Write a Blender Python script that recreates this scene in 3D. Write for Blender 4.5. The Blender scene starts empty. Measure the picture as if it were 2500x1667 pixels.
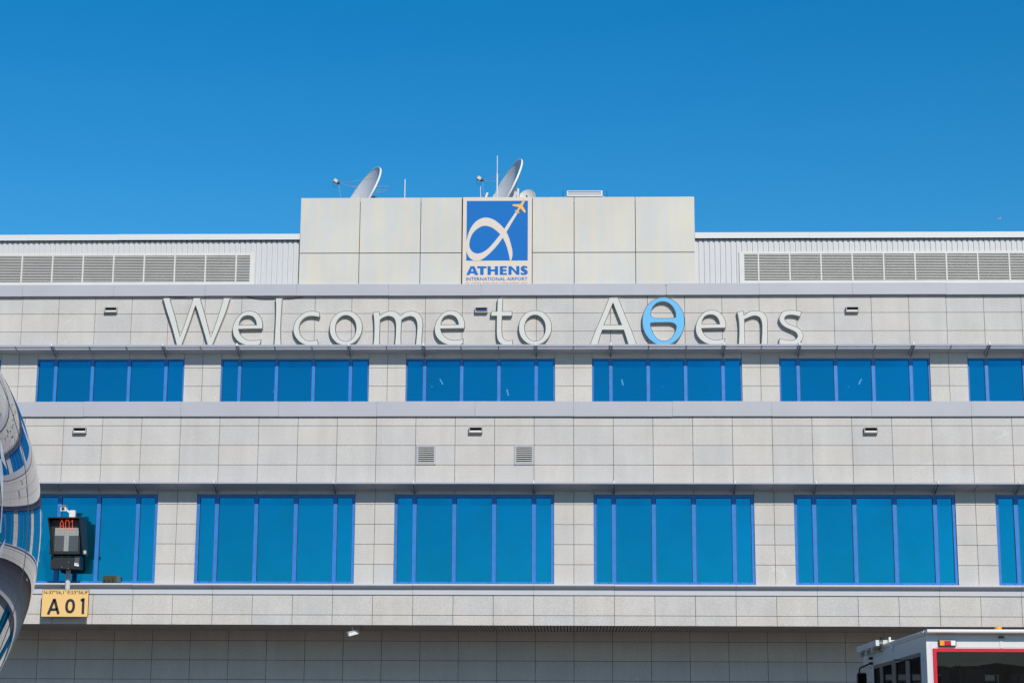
import bpy, bmesh, math, random
from mathutils import Vector, Matrix

random.seed(7)
S = bpy.context.scene
COL = S.collection

# ------------------------------------------------------------------ camera
F_PX, PITCH, YAW, ROLL = 4629.84, 0.21219, 0.03184, 0.00519
CAM = Vector((-0.0758, -56.8355, 1.7))
_r = Vector((math.cos(YAW), math.sin(YAW), 0))
_h = Vector((-math.sin(YAW), math.cos(YAW), 0))
_f = _h * math.cos(PITCH) + Vector((0, 0, 1)) * math.sin(PITCH)
_u = _h * -math.sin(PITCH) + Vector((0, 0, 1)) * math.cos(PITCH)
RX = _r * math.cos(ROLL) + _u * math.sin(ROLL)
UY = _u * math.cos(ROLL) - _r * math.sin(ROLL)
cd = bpy.data.cameras.new('camera')
cam = bpy.data.objects.new('camera', cd)
COL.objects.link(cam)
m = Matrix.Identity(4)
for i in range(3):
    m[i][0], m[i][1], m[i][2], m[i][3] = RX[i], UY[i], -_f[i], CAM[i]
cam.matrix_world = m
cd.sensor_width = 36
cd.lens = F_PX / 2500 * 36
cd.clip_start, cd.clip_end = 0.1, 12000
S.camera = cam

# ------------------------------------------------------------------ world, sun, exposure
SUN_DIR = Vector((0.37, -1.0, 0.82)).normalized()          # towards the sun
SUN_EL = math.asin(SUN_DIR.z)
SUN_ROT = math.atan2(SUN_DIR.x, SUN_DIR.y)
w = bpy.data.worlds.new('World')
S.world = w
w.use_nodes = True
nt = w.node_tree
nt.nodes.clear()
sky = nt.nodes.new('ShaderNodeTexSky')
sky.sky_type = 'NISHITA'
sky.sun_disc = False
sky.sun_elevation = SUN_EL
sky.sun_rotation = SUN_ROT
sky.altitude = 90
sky.air_density = 1.0
sky.dust_density = 0.2
sky.ozone_density = 4.0
hs = nt.nodes.new('ShaderNodeHueSaturation')
hs.inputs['Saturation'].default_value = 1.4
hs.inputs['Hue'].default_value = 0.493
bg = nt.nodes.new('ShaderNodeBackground')
bg.inputs['Strength'].default_value = 0.12
wo = nt.nodes.new('ShaderNodeOutputWorld')
nt.links.new(sky.outputs[0], hs.inputs['Color'])
nt.links.new(hs.outputs[0], bg.inputs['Color'])
nt.links.new(bg.outputs[0], wo.inputs['Surface'])
ld = bpy.data.lights.new('sun', 'SUN')
ld.energy = 4.5
ld.angle = math.radians(0.5)
ld.color = (1.0, 0.93, 0.83)
lo = bpy.data.objects.new('sun', ld)
COL.objects.link(lo)
lo.location = (20, -80, 60)
lo.rotation_euler = (-SUN_DIR).to_track_quat('-Z', 'Y').to_euler()
S.view_settings.view_transform = 'Standard'
S.view_settings.look = 'None'
S.view_settings.exposure = 0.0
S.view_settings.gamma = 1.0
S.cycles.max_bounces = 6
S.cycles.use_denoising = True


def at(x, y, Y):
    """point of the place seen at photo pixel (x, y) on the vertical plane at depth Y"""
    d = _f * F_PX + RX * (x - 1250) - UY * (y - 833.5)
    return CAM + d * ((Y - CAM.y) / d.y)


def atx(x, y, X):
    d = _f * F_PX + RX * (x - 1250) - UY * (y - 833.5)
    return CAM + d * ((X - CAM.x) / d.x)


# ------------------------------------------------------------------ mesh helpers
class MB:
    def __init__(self):
        self.v, self.f, self.mi = [], [], []

    def add(self, vs, fs, mi=0):
        o = len(self.v)
        self.v += [tuple(p) for p in vs]
        for q in fs:
            self.f.append(tuple(o + i for i in q))
            self.mi.append(mi)
        return self

    def box(self, x0, x1, y0, y1, z0, z1, mi=0):
        vs = [(x, y, z) for x in (x0, x1) for y in (y0, y1) for z in (z0, z1)]
        return self.add(vs, [(0, 1, 3, 2), (4, 6, 7, 5), (0, 4, 5, 1), (2, 3, 7, 6), (0, 2, 6, 4), (1, 5, 7, 3)], mi)

    def bar(self, a, b, w, h, mi=0, up=(0, 0, 1)):
        """rectangular bar from a to b, w wide, h high"""
        a, b = Vector(a), Vector(b)
        d = (b - a).normalized()
        s = d.cross(Vector(up))
        if s.length < 1e-4:
            s = d.cross(Vector((1, 0, 0)))
        s.normalize()
        n = s.cross(d)
        vs = []
        for p in (a, b):
            for i, j in ((-1, -1), (1, -1), (1, 1), (-1, 1)):
                vs.append(p + s * (w / 2 * i) + n * (h / 2 * j))
        return self.add(vs, [(3, 2, 1, 0), (4, 5, 6, 7), (0, 1, 5, 4), (1, 2, 6, 5), (2, 3, 7, 6), (3, 0, 4, 7)], mi)

    def hexa(self, front, back, mi=0):
        """solid between two quads given in the same order"""
        return self.add(list(front) + list(back),
                        [(0, 1, 2, 3), (7, 6, 5, 4), (0, 4, 5, 1), (1, 5, 6, 2), (2, 6, 7, 3), (3, 7, 4, 0)], mi)

    def tube(self, pts, r, n=8, mi=0, r1=None):
        pts = [Vector(p) for p in pts]
        rings = []
        o = len(self.v)
        ref = Vector((0.13, 0.2, 0.97)).normalized()
        for i, p in enumerate(pts):
            d = (pts[min(i + 1, len(pts) - 1)] - pts[max(i - 1, 0)]).normalized()
            s = d.cross(ref)
            if s.length < 0.05:
                s = d.cross(Vector((1, 0, 0)))
            s.normalize()
            t = d.cross(s)
            rr = r if r1 is None else r + (r1 - r) * i / (len(pts) - 1)
            for k in range(n):
                a = 2 * math.pi * k / n
                self.v.append(tuple(p + s * (rr * math.cos(a)) + t * (rr * math.sin(a))))
        for i in range(len(pts) - 1):
            for k in range(n):
                a, b = o + i * n + k, o + i * n + (k + 1) % n
                self.f.append((a, b, b + n, a + n))
                self.mi.append(mi)
        self.f.append(tuple(o + k for k in range(n))[::-1])
        self.f.append(tuple(o + (len(pts) - 1) * n + k for k in range(n)))
        self.mi += [mi, mi]
        return self

    def lathe(self, prof, org, axis, n=40, mi=0):
        """prof: (distance along axis, radius)"""
        ax = Vector(axis).normalized()
        s = ax.cross(Vector((0, 0, 1)))
        if s.length < 0.05:
            s = Vector((1, 0, 0))
        s.normalize()
        t = ax.cross(s)
        o = len(self.v)
        for h, r in prof:
            for k in range(n):
                a = 2 * math.pi * k / n
                self.v.append(tuple(Vector(org) + ax * h + s * (r * math.cos(a)) + t * (r * math.sin(a))))
        for i in range(len(prof) - 1):
            for k in range(n):
                a, b = o + i * n + k, o + i * n + (k + 1) % n
                self.f.append((a, b, b + n, a + n))
                self.mi.append(mi)
        return self

    def prism(self, prof, x0, x1, mi=0):
        """profile of (y, z) points extruded along X"""
        n = len(prof)
        vs = [(x0, y, z) for y, z in prof] + [(x1, y, z) for y, z in prof]
        fs = [tuple(range(n)), tuple(range(n, 2 * n))[::-1]]
        fs += [(i, n + i, n + (i + 1) % n, (i + 1) % n) for i in range(n)]
        return self.add(vs, fs, mi)

    def build(self, name, mats, parent=None, smooth=False, bevel=0):
        me = bpy.data.meshes.new(name)
        me.from_pydata(self.v, [], self.f)
        if not isinstance(mats, (list, tuple)):
            mats = [mats]
        for mt in mats:
            me.materials.append(mt)
        me.polygons.foreach_set('material_index', self.mi)
        bm = bmesh.new()
        bm.from_mesh(me)
        bmesh.ops.recalc_face_normals(bm, faces=bm.faces)
        bm.to_mesh(me)
        bm.free()
        if smooth:
            me.polygons.foreach_set('use_smooth', [True] * len(me.polygons))
            try:
                me.set_sharp_from_angle(angle=math.radians(38))
            except Exception:
                pass
        ob = bpy.data.objects.new(name, me)
        COL.objects.link(ob)
        if parent is not None:
            put(ob, parent)
        if bevel:
            bv = ob.modifiers.new('bevel', 'BEVEL')
            bv.width, bv.segments, bv.limit_method = bevel, 2, 'ANGLE'
        return ob


def put(ob, parent):
    ob.parent = parent
    inv = Matrix.Identity(4)
    p = parent
    while p is not None:
        inv = inv @ Matrix.Translation(-p.location) if False else inv
        p = p.parent
    off = Vector((0, 0, 0))
    p = parent
    while p is not None:
        off += p.location
        p = p.parent
    ob.location = ob.location - off


def tag(o, label, cat, group=None):
    o['label'] = label
    o['category'] = cat
    if group:
        o['group'] = group
    return o


def thing(name, label, cat, loc=(0, 0, 0), group=None):
    o = bpy.data.objects.new(name, None)
    o.empty_display_size = 0.2
    COL.objects.link(o)
    o.location = loc
    return tag(o, label, cat, group)


def structure(o):
    o['kind'] = 'structure'
    return o


def spline(pts, k=5):
    """closed outline; points with a third item are corners, the others are smooth"""
    n = len(pts)
    P = [Vector((p[0], p[1])) for p in pts]
    C = [len(p) > 2 for p in pts]
    out = []
    for i in range(n):
        j = (i + 1) % n
        p1, p2 = P[i], P[j]
        p0 = P[i - 1] if not C[i] else p1 * 2 - p2
        p3 = P[(j + 1) % n] if not C[j] else p2 * 2 - p1
        if C[i] and C[j]:
            out.append(p1)
            continue
        for s in range(k):
            t = s / k
            out.append(0.5 * ((2 * p1) + (p2 - p0) * t + (2 * p0 - 5 * p1 + 4 * p2 - p3) * t * t
                              + (3 * p1 - p0 - 3 * p2 + p3) * t ** 3))
    return out


def offset(loop, d):
    """move a closed 2-D outline by d towards its inside (d > 0)"""
    n = len(loop)
    area = sum(loop[i].x * loop[(i + 1) % n].y - loop[(i + 1) % n].x * loop[i].y for i in range(n))
    sg = 1 if area > 0 else -1
    out = []
    for i in range(n):
        a, b, c = loop[i - 1], loop[i], loop[(i + 1) % n]
        e1, e2 = (b - a), (c - b)
        if e1.length < 1e-7 or e2.length < 1e-7:
            out.append(b.copy())
            continue
        e1.normalize()
        e2.normalize()
        n1, n2 = Vector((-e1.y, e1.x)) * sg, Vector((-e2.y, e2.x)) * sg
        q = n1 + n2
        q = q / max(q.length_squared / 2, 0.5)
        out.append(b + q * d)
    return out


def plate(name, loops, Y, depth, mats, parent=None, side=None):
    """flat shape in the X-Z plane, front face at Y, depth towards +Y; loops of 2-D (X, Z) points, holes by even-odd"""
    cu = bpy.data.curves.new(name, 'CURVE')
    cu.dimensions = '2D'
    cu.fill_mode = 'BOTH'
    cu.extrude = depth / 2
    for lp in loops:
        sp = cu.splines.new('POLY')
        sp.points.add(len(lp) - 1)
        for i, p in enumerate(lp):
            sp.points[i].co = (p[0], p[1], 0, 1)
        sp.use_cyclic_u = True
    tmp = bpy.data.objects.new('tmp', cu)
    COL.objects.link(tmp)
    dg = bpy.context.evaluated_depsgraph_get()
    me = bpy.data.meshes.new_from_object(tmp.evaluated_get(dg))
    bpy.data.objects.remove(tmp)
    bpy.data.curves.remove(cu)
    me.name = name
    me.materials.clear()
    for v in me.vertices:
        x, y, z = v.co
        v.co = (x, Y + depth / 2 - z, y)
    if not isinstance(mats, (list, tuple)):
        mats = [mats]
    for mt in mats:
        me.materials.append(mt)
    me.update()
    if len(mats) > 1:
        for p in me.polygons:
            p.material_index = 0 if abs(p.normal.y) < 0.7 else 1
    else:
        for p in me.polygons:
            p.material_index = 0
    ob = bpy.data.objects.new(name, me)
    COL.objects.link(ob)
    if parent is not None:
        put(ob, parent)
    return ob


def text_plate(name, body, x0, x1, z0, z1, Y, depth, mat, parent=None, bold=0.0, spacing=1.0):
    cu = bpy.data.curves.new(name, 'FONT')
    cu.body = body
    cu.size = 1
    cu.space_character = spacing
    cu.offset = bold
    cu.resolution_u = 3
    tmp = bpy.data.objects.new('tmp', cu)
    COL.objects.link(tmp)
    dg = bpy.context.evaluated_depsgraph_get()
    me = bpy.data.meshes.new_from_object(tmp.evaluated_get(dg))
    bpy.data.objects.remove(tmp)
    bpy.data.curves.remove(cu)
    xs = [v.co.x for v in me.vertices]
    ys = [v.co.y for v in me.vertices]
    bm = bmesh.new()
    bm.from_mesh(me)
    r = bmesh.ops.extrude_face_region(bm, geom=bm.faces[:])
    for g in r['geom']:
        if isinstance(g, bmesh.types.BMVert):
            g.co.z += 1
    bm.to_mesh(me)
    bm.free()
    sx, sz = (x1 - x0) / (max(xs) - min(xs)), (z1 - z0) / (max(ys) - min(ys))
    for v in me.vertices:
        x, y, z = v.co
        v.co = (x0 + (x - min(xs)) * sx, Y + depth * (1 - z), z0 + (y - min(ys)) * sz)
    me.materials.clear()
    me.materials.append(mat)
    ob = bpy.data.objects.new(name, me)
    COL.objects.link(ob)
    if parent is not None:
        put(ob, parent)
    return ob


# ------------------------------------------------------------------ materials
def mat(name, col, rough=0.6, metal=0.0, spec=0.5, var=0.0, vscale=3.0, bump=0.0, emit=None, estr=1.0):
    mt = bpy.data.materials.new(name)
    mt.use_nodes = True
    t = mt.node_tree
    b = t.nodes['Principled BSDF']
    b.inputs['Base Color'].default_value = (*col, 1)
    b.inputs['Roughness'].default_value = rough
    b.inputs['Metallic'].default_value = metal
    b.inputs['Specular IOR Level'].default_value = spec
    if var:
        tc = t.nodes.new('ShaderNodeTexCoord')
        no = t.nodes.new('ShaderNodeTexNoise')
        no.inputs['Scale'].default_value = vscale
        no.inputs['Detail'].default_value = 6
        mr = t.nodes.new('ShaderNodeMapRange')
        mr.inputs['From Min'].default_value, mr.inputs['From Max'].default_value = 0.25, 0.75
        mr.inputs['To Min'].default_value, mr.inputs['To Max'].default_value = 1 - var, 1 + var
        mx = t.nodes.new('ShaderNodeMix')
        mx.data_type, mx.blend_type = 'RGBA', 'MULTIPLY'
        mx.inputs[0].default_value = 1
        mx.inputs[6].default_value = (*col, 1)
        t.links.new(tc.outputs['Object'], no.inputs['Vector'])
        t.links.new(no.outputs['Fac'], mr.inputs['Value'])
        t.links.new(mr.outputs[0], mx.inputs[7])
        t.links.new(mx.outputs[2], b.inputs['Base Color'])
    if emit:
        b.inputs['Emission Color'].default_value = (*emit, 1)
        b.inputs['Emission Strength'].default_value = estr
    return mt


def granite(name, base, speck=0.5):
    mt = bpy.data.materials.new(name)
    mt.use_nodes = True
    t = mt.node_tree
    N, L = t.nodes.new, t.links.new
    b = t.nodes['Principled BSDF']
    b.inputs['Roughness'].default_value = 0.75
    b.inputs['Specular IOR Level'].default_value = 0.25
    tc = N('ShaderNodeTexCoord')
    geo = N('ShaderNodeNewGeometry')
    # tone of the slab: each one is cut from another part of the block
    tone = N('ShaderNodeValToRGB')
    e = tone.color_ramp.elements
    e[0].position, e[0].color = 0.0, (base[0] * 0.955, base[1] * 0.965, base[2] * 0.99, 1)
    e[1].position, e[1].color = 1.0, (base[0] * 1.03, base[1] * 1.015, base[2] * 0.985, 1)
    x = tone.color_ramp.elements.new(0.5)
    x.color = (*base, 1)
    L(geo.outputs['Random Per Island'], tone.inputs[0])

    def noise(scale, det, lo, hi, f0=0.3, f1=0.7):
        n = N('ShaderNodeTexNoise')
        n.inputs['Scale'].default_value = scale
        n.inputs['Detail'].default_value = det
        L(tc.outputs['Object'], n.inputs['Vector'])
        r = N('ShaderNodeMapRange')
        r.inputs['From Min'].default_value, r.inputs['From Max'].default_value = f0, f1
        r.inputs['To Min'].default_value, r.inputs['To Max'].default_value = lo, hi
        L(n.outputs['Fac'], r.inputs['Value'])
        return r.outputs[0]

    def mul(a, fac):
        q = N('ShaderNodeMix')
        q.data_type, q.blend_type = 'RGBA', 'MULTIPLY'
        q.inputs[0].default_value = 1
        L(a, q.inputs[6])
        L(fac, q.inputs[7])
        return q.outputs[2]
    c = tone.outputs[0]
    c = mul(c, noise(34, 3, 1 - 0.22 * speck, 1 + 0.18 * speck))
    c = mul(c, noise(90, 2, 1 - 0.55 * speck, 1.0, 0.26, 0.40))     # dark mica specks
    c = mul(c, noise(1.1, 5, 0.95, 1.05))
    sc1 = N('ShaderNodeTexNoise')                                  # pale scratches and drip marks
    sc1.inputs['Scale'].default_value = 0.55
    sc1.inputs['Detail'].default_value = 1.5
    sc1.inputs['Distortion'].default_value = 1.2
    L(tc.outputs['Object'], sc1.inputs['Vector'])
    sub = N('ShaderNodeMath')
    sub.operation = 'SUBTRACT'
    sub.inputs[1].default_value = 0.5
    L(sc1.outputs['Fac'], sub.inputs[0])
    ab = N('ShaderNodeMath')
    ab.operation = 'ABSOLUTE'
    L(sub.outputs[0], ab.inputs[0])
    band = N('ShaderNodeMapRange')
    band.inputs['From Min'].default_value, band.inputs['From Max'].default_value = 0.0, 0.006
    band.inputs['To Min'].default_value, band.inputs['To Max'].default_value = 1.0, 0.0
    L(ab.outputs[0], band.inputs['Value'])
    msk = noise(0.35, 2, 0.0, 1.0, 0.55, 0.62)
    mm = N('ShaderNodeMath')
    mm.operation = 'MULTIPLY'
    L(band.outputs[0], mm.inputs[0])
    L(msk, mm.inputs[1])
    lt = N('ShaderNodeMath')
    lt.operation = 'MULTIPLY_ADD'
    lt.inputs[1].default_value = 0.13
    lt.inputs[2].default_value = 1.0
    L(mm.outputs[0], lt.inputs[0])
    c = mul(c, lt.outputs[0])
    mp = N('ShaderNodeMapping')                                    # faint rain streaks
    mp.inputs['Scale'].default_value = (3.2, 1, 0.22)
    L(tc.outputs['Object'], mp.inputs['Vector'])
    st = N('ShaderNodeTexNoise')
    st.inputs['Scale'].default_value = 1.0
    st.inputs['Detail'].default_value = 4
    L(mp.outputs[0], st.inputs['Vector'])
    sr = N('ShaderNodeMapRange')
    sr.inputs['From Min'].default_value, sr.inputs['From Max'].default_value = 0.35, 0.7
    sr.inputs['To Min'].default_value, sr.inputs['To Max'].default_value = 1.02, 0.955
    L(st.outputs['Fac'], sr.inputs['Value'])
    c = mul(c, sr.outputs[0])
    L(c, b.inputs['Base Color'])
    return mt


M = {}
M['granite'] = granite('granite', (0.494, 0.478, 0.458), 0.7)
M['joint'] = mat('dark_joint', (0.07, 0.055, 0.045), 0.9)
M['fascia'] = mat('grey_aluminium', (0.385, 0.39, 0.428), 0.42, 0.0, 0.5, 0.045, 0.9)
M['ledge'] = mat('pale_aluminium', (0.47, 0.475, 0.51), 0.35, 0.0, 0.5, 0.03, 0.8)
M['shade'] = mat('sunshade_aluminium', (0.34, 0.36, 0.42), 0.4, 0.0, 0.5, 0.04, 2)
M['shade_tip'] = mat('bright_aluminium', (0.7, 0.7, 0.72), 0.3)
M['siding'] = mat('white_steel_siding', (0.52, 0.525, 0.535), 0.45, 0, 0.4, 0.03, 0.7)
M['cap'] = mat('white_steel_cap', (0.58, 0.60, 0.60), 0.4, 0, 0.4, 0.02, 0.5)
M['louvre'] = mat('white_louvre_paint', (0.58, 0.575, 0.55), 0.5, 0, 0.4, 0.05, 2.0)
M['black'] = mat('black_void', (0.012, 0.011, 0.010), 0.9)
M['soffit'] = mat('grey_soffit_metal', (0.30, 0.28, 0.25), 0.5, 0, 0.4, 0.05, 2)
M['core'] = mat('dark_core', (0.03, 0.03, 0.032), 0.9)
M['blue_frame'] = mat('blue_window_paint', (0.020, 0.165, 0.50), 0.4, 0, 0.5, 0.14, 3.5)
M['terrace'] = mat('terrace_gravel', (0.36, 0.34, 0.31), 0.9, 0, 0.2, 0.15, 6)
M['roof'] = mat('roof_membrane', (0.35, 0.35, 0.36), 0.9)
M['letter_face'] = mat('letter_white_acrylic', (0.55, 0.555, 0.515), 0.35, 0, 0.4)
M['letter_side'] = mat('letter_return_paint', (0.46, 0.455, 0.44), 0.5)
M['letter_trim'] = mat('letter_dark_trim', (0.03, 0.03, 0.032), 0.5)
M['theta_face'] = mat('letter_blue_acrylic', (0.125, 0.42, 0.70), 0.35, 0, 0.4)
M['sign_cream'] = mat('sign_cream_vinyl', (0.60, 0.54, 0.475), 0.5, 0, 0.3, 0.02, 1)
M['sign_blue'] = mat('sign_blue_vinyl', (0.006, 0.135, 0.44), 0.6, 0, 0.15, 0.03, 1)
M['sign_orange'] = mat('sign_orange_vinyl', (0.70, 0.40, 0.09), 0.5)
M['sign_grey'] = mat('sign_brown_vinyl', (0.33, 0.27, 0.21), 0.5)
M['dish'] = mat('dish_grey_paint', (0.66, 0.67, 0.68), 0.5, 0, 0.4, 0.05, 3)
M['white'] = mat('white_paint', (0.66, 0.66, 0.655), 0.45, 0, 0.4, 0.03, 2)
M['galv'] = mat('galvanised_steel', (0.45, 0.46, 0.47), 0.4, 0.4)
M['dark_metal'] = mat('dark_grey_metal', (0.06, 0.065, 0.07), 0.5)
M['beige'] = mat('beige_plastic', (0.52, 0.48, 0.39), 0.5)
M['box_black'] = mat('black_powder_coat', (0.014, 0.015, 0.016), 0.45, 0, 0.5, 0.15, 6)
M['screen_dark'] = mat('screen_dark_cell', (0.075, 0.085, 0.095), 0.3, 0, 0.5, 0.06, 9)
M['screen_light'] = mat('screen_light_cell', (0.30, 0.31, 0.29), 0.3, 0, 0.5, 0.06, 9)
M['led'] = mat('red_led', (0.4, 0.03, 0.01), 0.4, emit=(1.0, 0.10, 0.02), estr=1.1)
M['yellow'] = mat('sign_yellow_sheet', (0.74, 0.475, 0.18), 0.45, 0, 0.4, 0.02, 2)
M['yellow_edge'] = mat('sign_yellow_edge', (0.75, 0.50, 0.03), 0.5)
M['ink'] = mat('sign_black_ink', (0.018, 0.017, 0.02), 0.5)
M['olive'] = mat('dark_olive_reflection', (0.035, 0.037, 0.02), 0.5)  # tone of the mirrored shape that the sill box stands in for
M['van_white'] = mat('vehicle_white_paint', (0.62, 0.62, 0.625), 0.3, 0, 0.5, 0.03, 2)
M['van_red'] = mat('vehicle_red_tape', (0.55, 0.008, 0.026), 0.4, 0, 0.4, 0.10, 8)
M['van_grey'] = mat('vehicle_window_rubber', (0.075, 0.07, 0.066), 0.5)
M['black_plastic'] = mat('black_plastic', (0.01, 0.01, 0.012), 0.35)
M['amber'] = mat('amber_lens', (0.85, 0.30, 0.01), 0.15, 0, 0.6, 0.25, 60)
M['red_lens'] = mat('red_lens', (0.45, 0.005, 0.02), 0.15, 0, 0.6, 0.25, 60)
M['clear_lens'] = mat('clear_lens', (0.72, 0.74, 0.75), 0.15, 0, 0.6, 0.2, 60)
M['interior'] = mat('cabin_grey', (0.10, 0.11, 0.12), 0.7)
M['interior_light'] = mat('cabin_panel', (0.26, 0.28, 0.29), 0.7)
M['apron'] = mat('apron_concrete', (0.125, 0.100, 0.080), 0.85, 0, 0.3, 0.15, 0.15)
M['tyre'] = mat('tyre_rubber', (0.02, 0.02, 0.02), 0.8)
M['bird'] = mat('white_feathers', (0.8, 0.8, 0.8), 0.8)


def block_material():
    mt = bpy.data.materials.new('stained_cream_panel')
    mt.use_nodes = True
    t = mt.node_tree
    N, L = t.nodes.new, t.links.new
    b = t.nodes['Principled BSDF']
    b.inputs['Roughness'].default_value = 0.5
    b.inputs['Specular IOR Level'].default_value = 0.3
    tc = N('ShaderNodeTexCoord')
    mp = N('ShaderNodeMapping')
    mp.inputs['Scale'].default_value = (2.6, 1, 0.35)
    L(tc.outputs['Object'], mp.inputs['Vector'])
    n1 = N('ShaderNodeTexNoise')
    n1.inputs['Scale'].default_value = 1.3
    n1.inputs['Detail'].default_value = 4
    L(mp.outputs[0], n1.inputs['Vector'])
    r1 = N('ShaderNodeValToRGB')
    r1.color_ramp.elements[0].position = 0.42
    r1.color_ramp.elements[0].color = (0.51, 0.51, 0.49, 1)
    r1.color_ramp.elements[1].position = 0.62
    r1.color_ramp.elements[1].color = (0.55, 0.525, 0.455, 1)
    L(n1.outputs['Fac'], r1.inputs[0])
    n2 = N('ShaderNodeTexNoise')
    n2.inputs['Scale'].default_value = 0.55
    n2.inputs['Detail'].default_value = 3
    L(tc.outputs['Object'], n2.inputs['Vector'])
    mr = N('ShaderNodeMapRange')
    mr.inputs['From Min'].default_value, mr.inputs['From Max'].default_value = 0.3, 0.7
    mr.inputs['To Min'].default_value, mr.inputs['To Max'].default_value = 0.95, 1.04
    L(n2.outputs['Fac'], mr.inputs['Value'])
    mx = N('ShaderNodeMix')
    mx.data_type, mx.blend_type = 'RGBA', 'MULTIPLY'
    mx.inputs[0].default_value = 1
    L(r1.outputs[0], mx.inputs[6])
    L(mr.outputs[0], mx.inputs[7])
    L(mx.outputs[2], b.inputs['Base Color'])
    return mt


M['block'] = block_material()


def glass_material(name, tint, diff, dfac, tfac, tcol=(0.35, 0.65, 1.0)):
    mt = bpy.data.materials.new(name)
    mt.use_nodes = True
    t = mt.node_tree
    t.nodes.clear()
    N, L = t.nodes.new, t.links.new
    o = N('ShaderNodeOutputMaterial')
    g = N('ShaderNodeBsdfGlossy')
    g.inputs['Color'].default_value = (*tint, 1)
    g.inputs['Roughness'].default_value = 0.0
    d = N('ShaderNodeBsdfDiffuse')
    d.inputs['Color'].default_value = (*diff, 1)
    x = N('ShaderNodeBsdfTransparent')
    x.inputs['Color'].default_value = (*tcol, 1)
    m1 = N('ShaderNodeMixShader')
    tc = N('ShaderNodeTexCoord')
    no = N('ShaderNodeTexNoise')
    no.inputs['Scale'].default_value = 0.8
    no.inputs['Detail'].default_value = 3
    L(tc.outputs['Object'], no.inputs['Vector'])
    mr = N('ShaderNodeMapRange')
    mr.inputs['From Min'].default_value, mr.inputs['From Max'].default_value = 0.3, 0.7
    mr.inputs['To Min'].default_value, mr.inputs['To Max'].default_value = dfac * 0.6, dfac * 1.45
    L(no.outputs['Fac'], mr.inputs['Value'])
    L(mr.outputs[0], m1.inputs[0])
    L(g.outputs[0], m1.inputs[1])
    L(d.outputs[0], m1.inputs[2])
    m2 = N('ShaderNodeMixShader')
    m2.inputs[0].default_value = tfac
    L(m1.outputs[0], m2.inputs[1])
    L(x.outputs[0], m2.inputs[2])
    geo = N('ShaderNodeNewGeometry')
    pr = N('ShaderNodeMapRange')
    pr.inputs['To Min'].default_value, pr.inputs['To Max'].default_value = 0.84, 1.08
    L(geo.outputs['Random Per Island'], pr.inputs['Value'])
    pm = N('ShaderNodeMix')
    pm.data_type, pm.blend_type = 'RGBA', 'MULTIPLY'
    pm.inputs[0].default_value = 1
    pm.inputs[6].default_value = (*tint, 1)
    L(pr.outputs[0], pm.inputs[7])
    L(pm.outputs[2], g.inputs['Color'])
    wn = N('ShaderNodeTexNoise')
    wn.inputs['Scale'].default_value = 1.3
    L(tc.outputs['Object'], wn.inputs['Vector'])
    bp = N('ShaderNodeBump')
    bp.inputs['Strength'].default_value = 0.06
    bp.inputs['Distance'].default_value = 0.01
    L(wn.outputs['Fac'], bp.inputs['Height'])
    L(bp.outputs[0], g.inputs['Normal'])
    L(m2.outputs[0], o.inputs['Surface'])
    return mt


M['glass'] = glass_material('blue_solar_glass', (0.005, 0.285, 0.50), (0.004, 0.115, 0.19), 0.26, 0.12)
M['van_glass'] = glass_material('dark_vehicle_glass', (0.10, 0.098, 0.10), (0.008, 0.009, 0.011), 0.3, 0.6, (0.5, 0.52, 0.54))


def aircraft_material():
    mt = bpy.data.materials.new('glossy_blue_aircraft_paint')
    mt.use_nodes = True
    t = mt.node_tree
    b = t.nodes['Principled BSDF']
    b.inputs['Base Color'].default_value = (0.008, 0.012, 0.075, 1)
    b.inputs['Roughness'].default_value = 0.0
    b.inputs['IOR'].default_value = 1.75
    b.inputs['Coat Weight'].default_value = 0.35
    b.inputs['Coat Roughness'].default_value = 0.0
    b.inputs['Coat IOR'].default_value = 1.5
    N, L = t.nodes.new, t.links.new
    tc = N('ShaderNodeTexCoord')
    no = N('ShaderNodeTexNoise')
    no.inputs['Scale'].default_value = 1.6
    no.inputs['Detail'].default_value = 1
    bp = N('ShaderNodeBump')
    bp.inputs['Strength'].default_value = 0.006
    bp.inputs['Distance'].default_value = 0.05
    L(tc.outputs['Object'], no.inputs['Vector'])
    L(no.outputs['Fac'], bp.inputs['Height'])
    L(bp.outputs[0], b.inputs['Normal'])
    L(bp.outputs[0], b.inputs['Coat Normal'])
    return mt


M['aircraft'] = aircraft_material()

# ------------------------------------------------------------------ ground
g = MB()
g.add([(-5000, -5000, 0), (5000, -5000, 0), (5000, 5000, 0), (-5000, 5000, 0)], [(0, 1, 2, 3)])
structure(g.build('apron', M['apron']))

# hills across the airfield, behind the camera (mirrored in glass and paint)
hl = MB()
NX, NY = 160, 8
for iy in range(NY):
    for ix in range(NX):
        x = -3200 + 6400 * ix / (NX - 1)
        v = iy / (NY - 1)
        ridge = 98 + 42 * math.sin(x / 420 + 0.6) + 22 * math.sin(x / 173 + 2) + 9 * math.sin(x / 61) + 4 * math.sin(x / 23 + 1)
        z = max(ridge, 12) * math.sin(math.pi * v) ** 0.8 + (3 * math.sin(x / 37 + iy) if 0 < iy < NY - 1 else -1)
        hl.v.append((x, -3400 + 1300 * v, z))
for iy in range(NY - 1):
    for ix in range(NX - 1):
        a = iy * NX + ix
        hl.f.append((a, a + 1, a + NX + 1, a + NX))
        hl.mi.append(0)
structure(hl.build('hills', mat('dry_hillside', (0.09, 0.085, 0.06), 0.9, 0, 0.2, 0.3, 0.01), smooth=True))

# ------------------------------------------------------------------ terminal building
U, P, W = 3.032, -0.095, 2.828            # planes: upper storey, parapet, ground storey (middle storey at 0)
X0, X1 = -30.0, 30.0
bld = thing('terminal_building', 'long granite clad airport terminal with two bands of blue windows under metal sunshades', 'building')
JW = 0.0135


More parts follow.
